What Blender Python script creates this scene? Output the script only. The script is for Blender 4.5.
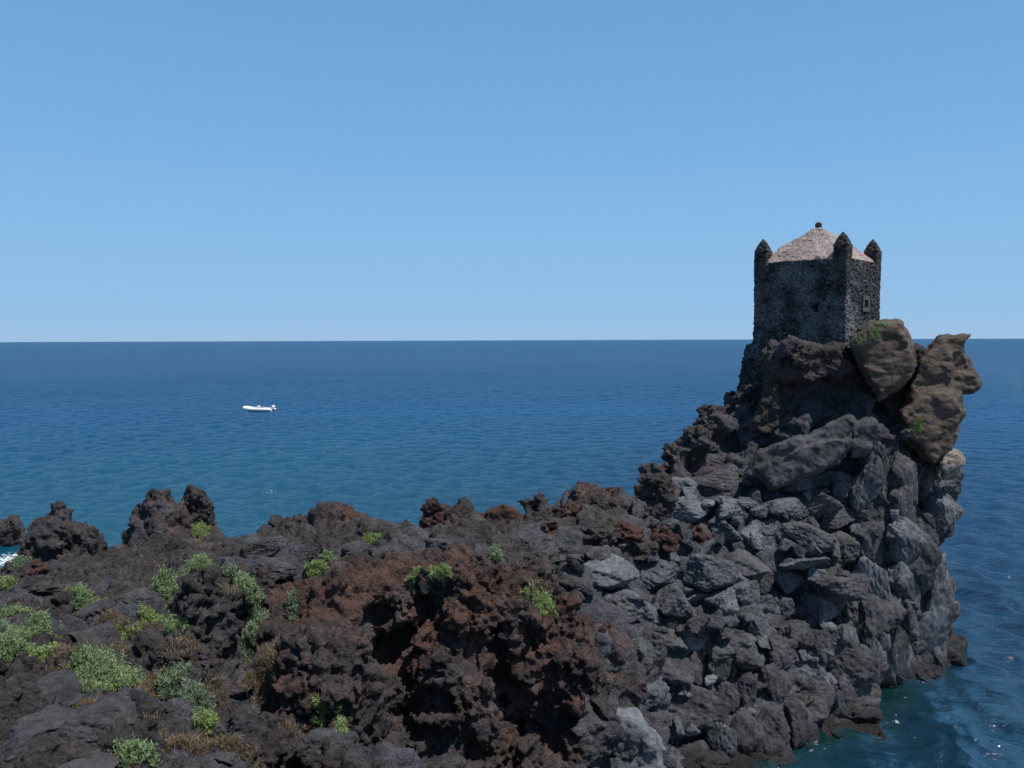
import bpy, bmesh, math, random, time
import numpy as np
from mathutils import Vector, Matrix
from mathutils.bvhtree import BVHTree
T0 = time.time()
R = math.radians
for o in list(bpy.data.objects): bpy.data.objects.remove(o)
scene = bpy.context.scene
COL = scene.collection

# ------------------------------------------------------------------ camera
CAM_Z, FPX, PITCH = 16.0, 800.0, math.atan(44 / 800)
cam_d = bpy.data.cameras.new('camera'); cam = bpy.data.objects.new('camera', cam_d); COL.objects.link(cam)
cam.location = (0, 0, CAM_Z)
cam.rotation_euler = (Matrix.Rotation(R(90) - PITCH, 4, 'X') @ Matrix.Rotation(R(-0.2), 4, 'Z')).to_euler()
cam_d.sensor_width = 36; cam_d.lens = 36 * FPX / 1024
cam_d.clip_start = 0.3; cam_d.clip_end = 80000
scene.camera = cam

# ------------------------------------------------------------------ light
SUN_EL, SUN_AZ = R(65), math.atan2(0.85, -0.53)      # azimuth measured clockwise from +Y
sun_dir = Vector((math.sin(SUN_AZ) * math.cos(SUN_EL), math.cos(SUN_AZ) * math.cos(SUN_EL), math.sin(SUN_EL)))
sd = bpy.data.lights.new('sun', 'SUN'); sd.energy = 5.0; sd.angle = R(0.53); sd.color = (1, 0.955, 0.89)
so = bpy.data.objects.new('sun', sd); COL.objects.link(so)
so.rotation_euler = sun_dir.to_track_quat('Z', 'Y').to_euler(); so.location = (30, -20, 60)
world = bpy.data.worlds.new('World'); scene.world = world; world.use_nodes = True
wn, wl = world.node_tree.nodes, world.node_tree.links
bg = wn['Background']; sky = wn.new('ShaderNodeTexSky'); sky.sky_type = 'NISHITA'; sky.sun_disc = False
sky.sun_elevation = SUN_EL; sky.sun_rotation = SUN_AZ
sky.altitude = 0; sky.air_density = 1.0; sky.dust_density = 0.3; sky.ozone_density = 3.0
bg.inputs['Strength'].default_value = 0.075
# clear maritime sky: the low band of the sky is set by elevation, the upper dome is the sky model
tc = wn.new('ShaderNodeTexCoord'); sx = wn.new('ShaderNodeSeparateXYZ'); wl.new(tc.outputs['Generated'], sx.inputs[0])
def sky_ramp(stops):
    r = wn.new('ShaderNodeValToRGB')
    while len(r.color_ramp.elements) < len(stops): r.color_ramp.elements.new(.5)
    for e, (p, c) in zip(r.color_ramp.elements, stops): e.position = p; e.color = (*c, 1)
    wl.new(sx.outputs[2], r.inputs[0]); return r
S = 1 / 0.075
SKYC = [(0.0, (.36, .555, .79)), (.02, (.33, .55, .81)), (.05, (.30, .54, .83)), (.12, (.260, .515, .83)), (.25, (.190, .440, .77)), (.42, (.142, .360, .67))]
low = sky_ramp(SKYC); fac = sky_ramp([(.45, (0, 0, 0)), (.75, (1, 1, 1))])
sc_ = wn.new('ShaderNodeVectorMath'); sc_.operation = 'SCALE'; sc_.inputs['Scale'].default_value = S; wl.new(low.outputs[0], sc_.inputs[0])
mxs = wn.new('ShaderNodeMix'); mxs.data_type = 'RGBA'; wl.new(fac.outputs[0], mxs.inputs[0]); wl.new(sc_.outputs[0], mxs.inputs[6]); wl.new(sky.outputs[0], mxs.inputs[7])
wl.new(mxs.outputs[2], bg.inputs['Color'])
vs = scene.view_settings
vs.view_transform = 'Standard'; vs.look = 'None'; vs.gamma = 1; vs.exposure = -0.05; vs.use_curve_mapping = False
scene.cycles.max_bounces = 5; scene.cycles.diffuse_bounces = 3

# ------------------------------------------------------------------ helpers
rnd = random.Random(7)
def px(x, y, d):
    """world point seen at picture position x, y at forward distance d (metres along +Y)"""
    a, b = (x - 512) / FPX, (384 - y) / FPX
    cp, sp = math.cos(PITCH), math.sin(PITCH)
    v = Vector((a, cp + b * sp, -sp + b * cp))
    return Vector((0, 0, CAM_Z)) + v * (d / v.y)

def link(name, me, mat=None, parent=None, smooth=None):
    o = bpy.data.objects.new(name, me); COL.objects.link(o)
    if mat is not None:
        me.materials.clear(); me.materials.append(mat)
    if parent is not None: o.parent = parent
    if smooth is not None: me.polygons.foreach_set('use_smooth', [smooth] * len(me.polygons))
    return o
def tag(o, label=None, cat=None, group=None, kind=None):
    if label: o['label'] = label
    if cat: o['category'] = cat
    if group: o['group'] = group
    if kind: o['kind'] = kind
    return o
def empty(name, loc, rz=0):
    o = bpy.data.objects.new(name, None); COL.objects.link(o); o.location = loc; o.rotation_euler = (0, 0, rz); o.empty_display_size = .3
    return o
def mesh_np(name, v, f):
    me = bpy.data.meshes.new(name)
    f = np.asarray(f, np.int32); n, k = f.shape
    me.vertices.add(len(v)); me.vertices.foreach_set('co', np.asarray(v, np.float32).ravel())
    me.loops.add(n * k); me.loops.foreach_set('vertex_index', f.ravel())
    me.polygons.add(n); me.polygons.foreach_set('loop_start', np.arange(0, n * k, k, dtype=np.int32))
    me.polygons.foreach_set('loop_total', np.full(n, k, np.int32))
    me.update(calc_edges=True)
    return me
def get_v(me):
    a = np.empty(len(me.vertices) * 3, np.float32); me.vertices.foreach_get('co', a); return a.reshape(-1, 3)
def set_v(me, v):
    me.vertices.foreach_set('co', np.ascontiguousarray(v, np.float32).ravel()); me.update()
def get_n(me):
    a = np.empty(len(me.vertices) * 3, np.float32); me.vertex_normals.foreach_get('vector', a); return a.reshape(-1, 3)
def attr(me, name, val):
    a = me.attributes.new(name, 'FLOAT', 'POINT'); a.data.foreach_set('value', np.ascontiguousarray(val, np.float32))
def subdivide(me, levels=1, simple=False):
    o = bpy.data.objects.new('tmp', me); COL.objects.link(o)
    m = o.modifiers.new('s', 'SUBSURF'); m.levels = levels; m.subdivision_type = 'SIMPLE' if simple else 'CATMULL_CLARK'
    dg = bpy.context.evaluated_depsgraph_get(); r = bpy.data.meshes.new_from_object(o.evaluated_get(dg))
    bpy.data.objects.remove(o); bpy.data.meshes.remove(me)
    return r
def sstep(x, a, b):
    t = np.clip((x - a) / (b - a), 0, 1); return t * t * (3 - 2 * t)

# ---- tiling noise volumes
rs = np.random.RandomState(11)
NV = 96
def fft_noise(beta, lo=2.0, hi=60.0):
    n = NV; w = rs.standard_normal((n, n, n)).astype(np.float32)
    k = np.fft.fftfreq(n) * n; kr = np.fft.rfftfreq(n) * n
    kk = np.sqrt(k[:, None, None] ** 2 + k[None, :, None] ** 2 + kr[None, None, :] ** 2)
    a = np.where((kk >= lo) & (kk <= hi), np.maximum(kk, 1) ** (-beta), 0)
    r = np.fft.irfftn(np.fft.rfftn(w) * a, s=(n, n, n)).astype(np.float32)
    return r / r.std()
VOL_F = fft_noise(2.6, 3, 46)                 # fractal, about 3..40 cycles over the tile
def vor_volume(cells=12):
    n = NV; g = rs.rand(cells, cells, cells, 3).astype(np.float32)
    tilt = rs.standard_normal((cells, cells, cells, 3)).astype(np.float32); off = rs.rand(cells, cells, cells).astype(np.float32)
    ax = np.arange(n, dtype=np.float32) * cells / n
    X, Y, Z = np.meshgrid(ax, ax, ax, indexing='ij'); P = np.stack([X, Y, Z], -1); I = np.floor(P).astype(int)
    f1 = np.full(X.shape, 9, np.float32); f2 = f1.copy(); pl = np.zeros_like(f1); rn = np.zeros_like(f1)
    for i in (-1, 0, 1):
        for j in (-1, 0, 1):
            for k in (-1, 0, 1):
                J = I + (i, j, k); M = J % cells
                c = g[M[..., 0], M[..., 1], M[..., 2]] + J
                dv = P - c; d = np.sqrt((dv ** 2).sum(-1))
                q = (dv * tilt[M[..., 0], M[..., 1], M[..., 2]]).sum(-1)
                o = off[M[..., 0], M[..., 1], M[..., 2]]
                near = d < f1
                f2 = np.where(near, f1, np.minimum(f2, d)); f1 = np.where(near, d, f1)
                pl = np.where(near, q, pl); rn = np.where(near, o, rn)
    return np.stack([f1, f2 - f1, pl, rn], -1).astype(np.float32)
VOL_V = vor_volume()
VC = 12
def sample(vol, p, period, shift=0.0):
    """trilinear lookup of a tiling volume whose tile is `period` metres"""
    q = (p + shift) * (NV / period)
    i0 = np.floor(q).astype(np.int32); f = (q - i0).astype(np.float32); i0 %= NV; i1 = (i0 + 1) % NV
    x0, y0, z0 = i0[:, 0], i0[:, 1], i0[:, 2]; x1, y1, z1 = i1[:, 0], i1[:, 1], i1[:, 2]
    fx, fy, fz = f[:, 0], f[:, 1], f[:, 2]
    if vol.ndim == 4: fx, fy, fz = fx[:, None], fy[:, None], fz[:, None]
    a = vol[x0, y0, z0] * (1 - fz) + vol[x0, y0, z1] * fz
    b = vol[x0, y1, z0] * (1 - fz) + vol[x0, y1, z1] * fz
    c = vol[x1, y0, z0] * (1 - fz) + vol[x1, y0, z1] * fz
    d = vol[x1, y1, z0] * (1 - fz) + vol[x1, y1, z1] * fz
    return (a * (1 - fy) + b * fy) * (1 - fx) + (c * (1 - fy) + d * fy) * fx
ROT = np.array(Matrix.Rotation(0.7, 3, Vector((1, .6, .3)).normalized()), np.float32)
def fbm(p, size, shift=0.0):                  # size = largest feature in metres
    return sample(VOL_F, p @ ROT, size * 3.5, shift)
def vor(p, cell, shift=0.0, rot=True):
    return sample(VOL_V, p @ ROT if rot else p, cell * VC, shift)

# ---- surface nets
def surface_nets(F, org, h):
    s = F < 0
    c = np.zeros(tuple(n - 1 for n in F.shape), np.int8)
    for i in (0, 1):
        for j in (0, 1):
            for k in (0, 1):
                c += s[i:i + c.shape[0], j:j + c.shape[1], k:k + c.shape[2]]
    act = (c > 0) & (c < 8); idx = np.argwhere(act); ids = np.full(c.shape, -1, np.int32); ids[act] = np.arange(len(idx))
    acc = np.zeros((len(idx), 3)); cnt = np.zeros(len(idx))
    corners = [(i, j, k) for i in (0, 1) for j in (0, 1) for k in (0, 1)]
    vals = {cc: F[idx[:, 0] + cc[0], idx[:, 1] + cc[1], idx[:, 2] + cc[2]] for cc in corners}
    for a in corners:
        for ax in range(3):
            if a[ax]: continue
            b = list(a); b[ax] = 1; b = tuple(b)
            va, vb = vals[a], vals[b]; m = (va < 0) != (vb < 0)
            t = np.where(m, va / np.where(m, va - vb, 1), 0)
            pt = np.array(a, float)[None] + t[:, None] * np.eye(3)[ax][None]
            acc += pt * m[:, None]; cnt += m
    v = (idx + acc / cnt[:, None]) * h + np.array(org)
    faces = []
    for ax in range(3):
        u, w = (ax + 1) % 3, (ax + 2) % 3
        sl0 = [slice(None)] * 3; sl1 = [slice(None)] * 3; sl0[ax] = slice(0, -1); sl1[ax] = slice(1, None)
        cr = s[tuple(sl0)] != s[tuple(sl1)]
        e = np.argwhere(cr); ok = (e[:, u] > 0) & (e[:, w] > 0) & (e[:, u] < F.shape[u] - 1) & (e[:, w] < F.shape[w] - 1); e = e[ok]
        ins = s[tuple(e.T)]
        q = []
        for du, dw in ((0, 0), (-1, 0), (-1, -1), (0, -1)):
            t = e.copy(); t[:, u] += du; t[:, w] += dw; q.append(ids[tuple(t.T)])
        q = np.stack(q, 1); q[~ins] = q[~ins][:, ::-1]; faces.append(q)
    f = np.concatenate(faces); f = f[(f >= 0).all(1)]
    return v.astype(np.float32), f
def hull_planes(pts):
    bm = bmesh.new()
    for p in pts: bm.verts.new(p)
    bmesh.ops.convex_hull(bm, input=bm.verts)
    bm.normal_update(); N, D = [], []
    c = Vector(np.mean([tuple(p) for p in pts], 0))
    for f in bm.faces:
        n = f.normal.copy()
        if n.dot(f.verts[0].co - c) < 0: n = -n
        N.append(tuple(n)); D.append(n.dot(f.verts[0].co))
    bm.free()
    N = np.array(N, np.float32); D = np.array(D, np.float32)
    key = {tuple(np.round(np.r_[n, d], 2)): i for i, (n, d) in enumerate(zip(N, D))}
    i = sorted(key.values()); return N[i], D[i]
def poly_sdf(P, N, D, k=0.15):
    """smooth-max of planes: a convex block with rounded edges"""
    m = np.full(len(P), -1e9, np.float32)
    for n, d in zip(N, D): m = np.maximum(m, P @ n - d)
    s = np.zeros(len(P), np.float32)
    for n, d in zip(N, D): s += np.exp(np.clip((P @ n - d - m) / k, -30, 0))
    return m + k * np.log(s)
def smin(a, b, k):
    h = np.clip(0.5 + 0.5 * (b - a) / k, 0, 1); return b * (1 - h) + a * h - k * h * (1 - h)
def prism(front, back):
    """points of a block from picture outlines: front / back = (list of (x, y), distance)"""
    return [px(x, y, d) for pts, d in (front, back) for x, y in pts]

# ------------------------------------------------------------------ materials
def new_mat(name):
    m = bpy.data.materials.new(name); m.use_nodes = True; return m, m.node_tree.nodes, m.node_tree.links, m.node_tree.nodes['Principled BSDF']
def noise_node(n, l, scale, detail=4, rough=.6, vec=None, lac=2.0):
    t = n.new('ShaderNodeTexNoise'); t.inputs['Scale'].default_value = scale; t.inputs['Detail'].default_value = detail
    t.inputs['Roughness'].default_value = rough; t.inputs['Lacunarity'].default_value = lac
    if vec is not None: l.new(vec, t.inputs['Vector'])
    return t.outputs['Fac']
def ramp(n, l, fac, stops, interp='LINEAR'):
    r = n.new('ShaderNodeValToRGB'); r.color_ramp.interpolation = interp
    while len(r.color_ramp.elements) < len(stops): r.color_ramp.elements.new(0.5)
    for e, (p, c) in zip(r.color_ramp.elements, stops):
        e.position = p; e.color = c if len(c) == 4 else (*c, 1)
    l.new(fac, r.inputs[0]); return r.outputs[0]
def mixc(n, l, fac, a, b, mode='MIX'):
    m = n.new('ShaderNodeMix'); m.data_type = 'RGBA'; m.blend_type = mode
    for s, v in ((m.inputs[0], fac), (m.inputs[6], a), (m.inputs[7], b)):
        if isinstance(v, bpy.types.NodeSocket): l.new(v, s)
        elif isinstance(v, tuple): s.default_value = (*v, 1) if len(v) == 3 else v
        else: s.default_value = v
    return m.outputs[2]
def mth(n, l, op, a, b=None, clamp=False):
    m = n.new('ShaderNodeMath'); m.operation = op; m.use_clamp = clamp
    for i, v in enumerate((a, b)):
        if v is None: continue
        if isinstance(v, bpy.types.NodeSocket): l.new(v, m.inputs[i])
        else: m.inputs[i].default_value = v
    return m.outputs[0]
def coords(n, world=True):
    if world: return n.new('ShaderNodeNewGeometry').outputs['Position']
    return n.new('ShaderNodeTexCoord').outputs['Object']
BLK_D, BLK_L = (0.024, 0.025, 0.030), (0.122, 0.125, 0.146)
CLK_D, CLK_L = (0.017, 0.015, 0.016), (0.100, 0.086, 0.087)
RED_D, RED_L = (0.026, 0.016, 0.014), (0.150, 0.080, 0.063)
def rock_mat(name, mode='attr', tint=None, scale=1.0, bump=1.0, world=True, pit=1.0, streak=False):
    """volcanic rock. mode attr: zone attributes 'blk' (smooth grey block lava) and 'red' (oxidised clinker) on the mesh"""
    m, n, l, p = new_mat(name)
    v = coords(n, world)
    n1 = noise_node(n, l, 0.9 * scale, 6, .62, v); n2 = noise_node(n, l, 5.5 * scale, 6, .68, v); n3 = noise_node(n, l, 24 * scale, 5, .8, v)
    tone = mth(n, l, 'ADD', mth(n, l, 'MULTIPLY', n1, .34), mth(n, l, 'ADD', mth(n, l, 'MULTIPLY', n2, .34), mth(n, l, 'MULTIPLY', n3, .32)))
    if streak:      # thin slanting lava bedding
        mp = n.new('ShaderNodeMapping'); mp.inputs['Rotation'].default_value = (0, R(35), 0); mp.inputs['Scale'].default_value = (.7, .7, 7); l.new(v, mp.inputs[0])
        tone = mth(n, l, 'ADD', mth(n, l, 'MULTIPLY', tone, .7), mth(n, l, 'MULTIPLY', noise_node(n, l, 1.2, 4, .6, mp.outputs[0]), .3))
    def pair(d, lt): return ramp(n, l, tone, [(.41, d), (.50, tuple(.55 * a + .45 * b for a, b in zip(d, lt))), (.585, lt)])
    if tint is None:
        blk = n.new('ShaderNodeAttribute'); blk.attribute_name = 'blk'; red = n.new('ShaderNodeAttribute'); red.attribute_name = 'red'
        c = mixc(n, l, blk.outputs['Fac'], pair(CLK_D, CLK_L), pair(BLK_D, BLK_L))
        rf = ramp(n, l, mth(n, l, 'ADD', red.outputs['Fac'], mth(n, l, 'SUBTRACT', mth(n, l, 'MULTIPLY', n2, 1.3), .65)), [(.42, (0, 0, 0)), (.95, (1, 1, 1))])
        c = mixc(n, l, rf, c, pair(RED_D, RED_L))
    else:
        c = pair(*tint)
    # pale salt and lichen blotches
    li = noise_node(n, l, 2.3 * scale, 7, .75, v)
    lf = ramp(n, l, li, [(.60, (0, 0, 0)), (.72, (1, 1, 1))])
    c = mixc(n, l, mth(n, l, 'MULTIPLY', lf, .45), c, (0.21, 0.205, 0.20))
    rusty = ramp(n, l, noise_node(n, l, 1.4 * scale, 5, .7, v), [(.58, (0, 0, 0)), (.7, (1, 1, 1))])
    c = mixc(n, l, mth(n, l, 'MULTIPLY', rusty, .35), c, (0.12, 0.075, 0.045))
    # dark wet band just above the sea
    sp = n.new('ShaderNodeSeparateXYZ'); l.new(n.new('ShaderNodeNewGeometry').outputs['Position'], sp.inputs[0])
    wet = ramp(n, l, mth(n, l, 'ADD', mth(n, l, 'MULTIPLY', sp.outputs[2], .5), mth(n, l, 'MULTIPLY', n1, .5)), [(.35, (1, 1, 1)), (.75, (0, 0, 0))])
    c = mixc(n, l, wet, c, mixc(n, l, .75, c, (0.012, 0.010, 0.008)))
    l.new(c, p.inputs['Base Color'])
    ro = mth(n, l, 'SUBTRACT', .93, mth(n, l, 'MULTIPLY', wet, .5)); l.new(ro, p.inputs['Roughness'])
    p.inputs['Specular IOR Level'].default_value = .3
    vo = n.new('ShaderNodeTexVoronoi'); vo.inputs['Scale'].default_value = 15 * scale; l.new(v, vo.inputs['Vector'])
    hgt = mth(n, l, 'ADD', mth(n, l, 'MULTIPLY', n2, .5), mth(n, l, 'ADD', mth(n, l, 'MULTIPLY', n3, .55), mth(n, l, 'MULTIPLY', vo.outputs['Distance'], .45 * pit)))
    b = n.new('ShaderNodeBump'); b.inputs['Strength'].default_value = .9 * bump; b.inputs['Distance'].default_value = .16 / scale
    l.new(hgt, b.inputs['Height']); l.new(b.outputs[0], p.inputs['Normal'])
    return m
M_TERR = rock_mat('lava_rock')
M_BLOCK = rock_mat('grey_basalt', tint=((0.019, 0.021, 0.025), (0.138, 0.145, 0.166)), bump=.6, pit=0)
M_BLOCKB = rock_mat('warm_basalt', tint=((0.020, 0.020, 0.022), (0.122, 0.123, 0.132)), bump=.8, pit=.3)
M_BLOCKC = rock_mat('pale_basalt', tint=((0.030, 0.033, 0.039), (0.175, 0.183, 0.206)), bump=.5, pit=0)
M_BROWN = rock_mat('brown_weathered_lava', tint=((0.045, 0.035, 0.029), (0.150, 0.113, 0.088)), bump=.8, pit=.2, streak=True)
M_CLINK = rock_mat('dark_clinker', tint=((0.018, 0.015, 0.0155), (0.098, 0.082, 0.079)))
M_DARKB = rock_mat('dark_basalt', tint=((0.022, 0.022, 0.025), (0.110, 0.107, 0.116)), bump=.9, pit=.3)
M_REDR = rock_mat('red_clinker', tint=((0.032, 0.018, 0.016), (0.118, 0.064, 0.050)))
M_PALE = rock_mat('pale_crusted_rock', tint=((0.07, 0.076, 0.088), (0.235, 0.25, 0.28)), bump=.8, pit=.3)

# ------------------------------------------------------------------ terrain shape
CP = [  # x px, y px, distance : points on the visible ground
 (0,768,11),(100,768,11.3),(200,768,11.5),(330,768,13),(0,700,13.2),(100,700,13.8),(200,700,14.2),(280,720,13.8),
 (0,640,17),(100,640,17.3),(180,640,17.5),(260,650,17),(0,600,23),(100,595,24),(200,580,24),(280,565,26),(20,576,32),(60,560,36),(150,552,34),
 (0,590,30),(130,537,39),(190,508,41),(72,548,43),(30,590,43),(50,566,44),(104,566,41),(108,562,38),(0,594,43),(0,585,50),(235,551,37),(300,528,35),(350,522,33.5),(435,513,33),(500,524,34),(550,520,37),
 (330,560,26),(430,545,27),(520,560,28),(400,548,28),(240,560,28),
 (300,585,21),(400,578,22),(480,576,21.3),(560,602,22),(600,640,22.6),(330,600,19.5),
 (300,768,15),(400,768,17.2),(500,768,18.6),(590,768,20),(350,690,17.2),(450,680,20),(550,690,21),(620,700,24),
 (600,560,31),(600,620,28),(605,680,26),(650,620,29.5),(650,690,27.5),(650,768,27.5),(700,740,28.5),(710,768,29.3),
 (650,510,36),(600,487,38.2),(640,464,40),(664,455,40.5),(575,503,37.4),(694,447,41),(690,520,35.5),(700,620,31),(745,424,42),(720,470,39),
 (760,480,38),(760,560,34.5),(760,650,31.5),(760,745,30),(830,540,35.8),(830,640,33),(850,690,33),(868,736,32.1),(835,748,31.2),(800,760,30.3),(820,470,38.8),(860,440,39.5),
 (900,500,39),(900,600,37.3),(900,688,36.8),(925,480,41),(935,560,41),(930,610,39.4),(940,668,39.2),(790,768,29.7),
 (800,400,41.8),(770,395,42),(720,440,41.6),
]
pts = [tuple(px(*c)) for c in CP]
# hidden ground: under the frame, behind the ridges, sea bed and the plateau below the tower
pts += [(-14,5,10.5),(-4,5,10.6),(5,6,9.8),(-22,14,9.3),(-30,24,6.5),(3,12,8.2),(6,14,4),(9,12,1),(-8,-2,11),(4,-2,10.5),(10,4,4),
 (5.5,18,3.5),(7,20,1),(9,24,-1.5),(11,26,-2.5),(12,20,-3),(16,26,-4),(21,30,-4.5),(25,34,-5),(14,14,-4),(8,27.5,-.5),(26,20,-7),
 (-45,40,.8),(-34,48,-.8),(-31,52,-2),(-22,50,-1.5),(-14,48,-1),(-12,43,2.5),(-4,43,-1),(0,41,1),(2,46,-2),(-38,60,-4),(-20,60,-5),(0,56,-5),(-50,50,-3),
 (4,42.5,4.5),(6,46,0.5),(8,46,6),(9,51,-1.5),(11.3,43.5,11.8),(12.2,46,12.3),(15,42,14.8),(17,40.8,15.0),(17,44.5,15.4),(20.3,44.5,15),(20,42,14.8),(17,48.5,14),(13,50,4),(17,53,-1),(21,50,5),(24,47,-1),
 (23.3,43,1.0),(22.6,43,7),(22,45,12),(24.4,42,-2.5),(22.5,38,-3),(26,45,-5),(15,56,-5),(23,52,-4),(30,40,-7),(26,56,-7),(-60,30,-3),(-50,20,3),(-40,10,6)]
pts = np.array(pts, np.float64)
def rbf_fit(P, smooth=0.02):
    n = len(P); d = np.linalg.norm(P[:, None, :2] - P[None, :, :2], axis=2); K = -d + 0 * d
    A = np.zeros((n + 3, n + 3)); A[:n, :n] = K + smooth * np.eye(n) * -1; A[:n, n] = 1; A[:n, n + 1:n + 3] = P[:, :2]; A[n:, :n] = A[:n, n:].T
    return np.linalg.solve(A, np.r_[P[:, 2], 0, 0, 0])
RW = rbf_fit(pts)
def hgt2(x, y):
    r = np.full(x.shape, RW[-3]) + RW[-2] * x + RW[-1] * y
    for (a, b, _), w in zip(pts, RW): r -= w * np.sqrt((x - a) ** 2 + (y - b) ** 2 + .09)
    return r
HS = .25; HX0, HY0 = -66, -4
gx = np.arange(HX0, 40, HS); gy = np.arange(HY0, 66, HS)
HG = hgt2(*np.meshgrid(gx, gy, indexing='ij')).astype(np.float32)
HGR = np.sqrt(1 + sum(g ** 2 for g in np.gradient(HG, HS)))
def hgrid(G, x, y):
    u = np.clip((x - HX0) / HS, 0, len(gx) - 1.01); v = np.clip((y - HY0) / HS, 0, len(gy) - 1.01)
    i = u.astype(int); j = v.astype(int); a = (u - i).astype(np.float32); b = (v - j).astype(np.float32)
    return (G[i, j] * (1 - b) + G[i, j + 1] * b) * (1 - a) + (G[i + 1, j] * (1 - b) + G[i + 1, j + 1] * b) * a
def ell(P, c, r, rz=0.0):
    d = P - np.array(c, np.float32); cs, sn = math.cos(rz), math.sin(rz)
    q = np.stack([(d[:, 0] * cs + d[:, 1] * sn) / r[0], (-d[:, 0] * sn + d[:, 1] * cs) / r[1], d[:, 2] / r[2]], 1)
    return (np.sqrt((q ** 2).sum(1)) - 1) * min(r)
# masses added to the ground: (x px, y px, distance, radii, turn)
MASS = [
 (213,636,17.6,(.62,1.1,1.35),.2),(200,612,18.6,(.7,1.0,.8),0),(232,606,19.2,(.6,1.0,.8),0),
 (330,640,19.3,(1.1,1.3,1.5),.4),(315,700,16.3,(1.0,1.2,1.1),.3),(350,720,16.6,(.7,1.0,1.0),0),
 (470,640,20.4,(1.5,1.3,1.9),0),(540,680,20.8,(1.4,1.2,1.9),.3),(470,715,18.9,(1.0,.9,1.5),0),(580,735,20.6,(1.2,1.0,1.6),.2),
 (430,605,21.0,(1.5,1.0,.8),0),(395,645,20.8,(1.0,1.0,1.1),0),(388,622,20.0,(1.0,.9,.8),0),(425,650,19.6,(.7,.7,.9),0),(390,600,20.6,(1.0,1.2,.8),.5),(520,598,21.4,(1.0,1.2,.9),0),(600,668,22.8,(.9,1.0,1.5),0),
 (160,533,40,(1.9,1.3,1.0),0),(172,522,40.5,(1.5,1.1,1.1),0),
 (60,548,43,(1.9,1.5,1.9),0),(345,522,33.6,(1.0,1.0,.7),0),(300,533,34.6,(1.5,1.0,.8),0),
 (435,520,33.3,(.8,.9,.6),0),(642,470,40,(1.3,1.3,.7),0),(604,500,38.4,(1.1,1.2,.7),0),(672,460,40.3,(1.1,1.2,.6),0),(702,445,41,(1.0,1.2,.9),0),
 (722,428,41.6,(1.0,1.2,.8),0),(790,385,41.4,(1.0,1.0,1.0),0),(752,420,41.8,(.9,1.0,.8),0),(800,352,41.0,(1.5,.9,.5),.7),
 (940,655,39.6,(1.0,1.0,1.7),0),(900,650,37.6,(1.1,1.0,1.9),0),(850,680,33.8,(1.2,1.2,1.7),0),(930,520,41,(1.2,1.2,2.2),0),(860,715,33,(1.0,1.0,1.3),0),(915,655,38,(1.2,1.1,1.9),0),
 (138,522,40,(.35,.5,.8),0),(152,514,40.2,(.4,.5,.9),0),(270,533,34.5,(.3,.4,.4),0),(292,529,34.5,(.3,.4,.5),0),(322,522,33.6,(.25,.35,.5),0),(352,515,33.6,(.25,.35,.55),0),
 (465,516,33.6,(.3,.4,.5),0),(532,514,35.5,(.35,.4,.5),0),(555,512,36.5,(.35,.4,.5),0),(578,503,37.5,(.35,.4,.6),0),(48,530,43,(.4,.5,.8),0),(84,535,43,(.4,.5,.7),0),(617,482,38.6,(.4,.5,.6),0),
]
CARVE = [(835,388,39.4,(2.3,2.1,1.7),0.3),(790,395,40.0,(1.5,1.5,1.2),0),
 (405,705,17.5,(.28,1.6,1.4),.25),(245,640,17.2,(.35,.9,.9),0),
 (640,560,31,(1.1,1.5,.8),0),(505,660,19.0,(.3,1.2,1.5),.2),
 (885,695,35.8,(.8,1.6,1.1),0),(800,590,32.6,(1.6,1.2,.35),0)]
MASS = [(tuple(px(a, b, d)), r, t) for a, b, d, r, t in MASS]; CARVE = [(tuple(px(a, b, d)), r, t) for a, b, d, r, t in CARVE]
def block_zone(P):
    x, y, z = P[:, 0], P[:, 1], P[:, 2]
    c = sstep(x - .0 * y + 1.3 * fbm(P, 4, 3.3), 2.2, 5.5) * sstep(y, 24, 27)
    c = c * (1 - sstep(z - (5.6 + .42 * np.maximum(x, 0)), -.6, 1.2) * (1 - sstep(x, 13.5, 15.5)))
    near = sstep(x + .8 * fbm(P, 3, 9.1), 1.0, 2.6) * sstep(8.6 - z, 0, 1.6) * sstep(y, 17, 19)
    flat = .85 * sstep(fbm(P, 5, 17.0), -.2, .5) * (1 - sstep(y, 40, 44)) * (1 - sstep(x, -2, 3) * (1 - sstep(y, 23, 26)))
    return np.clip(np.maximum(np.maximum(c, near), flat), 0, 1)
def terrain_f(P):
    x, y, z = P[:, 0], P[:, 1], P[:, 2]
    wv = fbm(P, 5, 1.7); xw = x + .5 * wv; yw = y + .5 * fbm(P, 5, 33.1)
    f = (z - hgrid(HG, xw, yw)) / hgrid(HGR, xw, yw)
    for c, r, t in MASS:
        R_ = max(r) + 1.2; c_ = np.array(c)
        m = np.nonzero((abs(x - c_[0]) < R_) & (abs(y - c_[1]) < R_) & (abs(z - c_[2]) < R_))[0]
        if len(m): f[m] = smin(f[m], ell(P[m], c, r, t), .35)
    f = f + .16 * fbm(P, 2.6, 7.0) + .58 * sstep(x, 3.5, 6) * sstep(y, 26.5, 29) * (1 - sstep(y, 41.5, 43)) * (1 - sstep(z, 9.5, 11)) * sstep(z, .2, 1)
    for c, r, t in CARVE:
        R_ = max(r) + 1.0; c_ = np.array(c)
        m = np.nonzero((abs(x - c_[0]) < R_) & (abs(y - c_[1]) < R_) & (abs(z - c_[2]) < R_))[0]
        if len(m): f[m] = -smin(-f[m], ell(P[m], c, r, t), .25)
    return f
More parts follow.
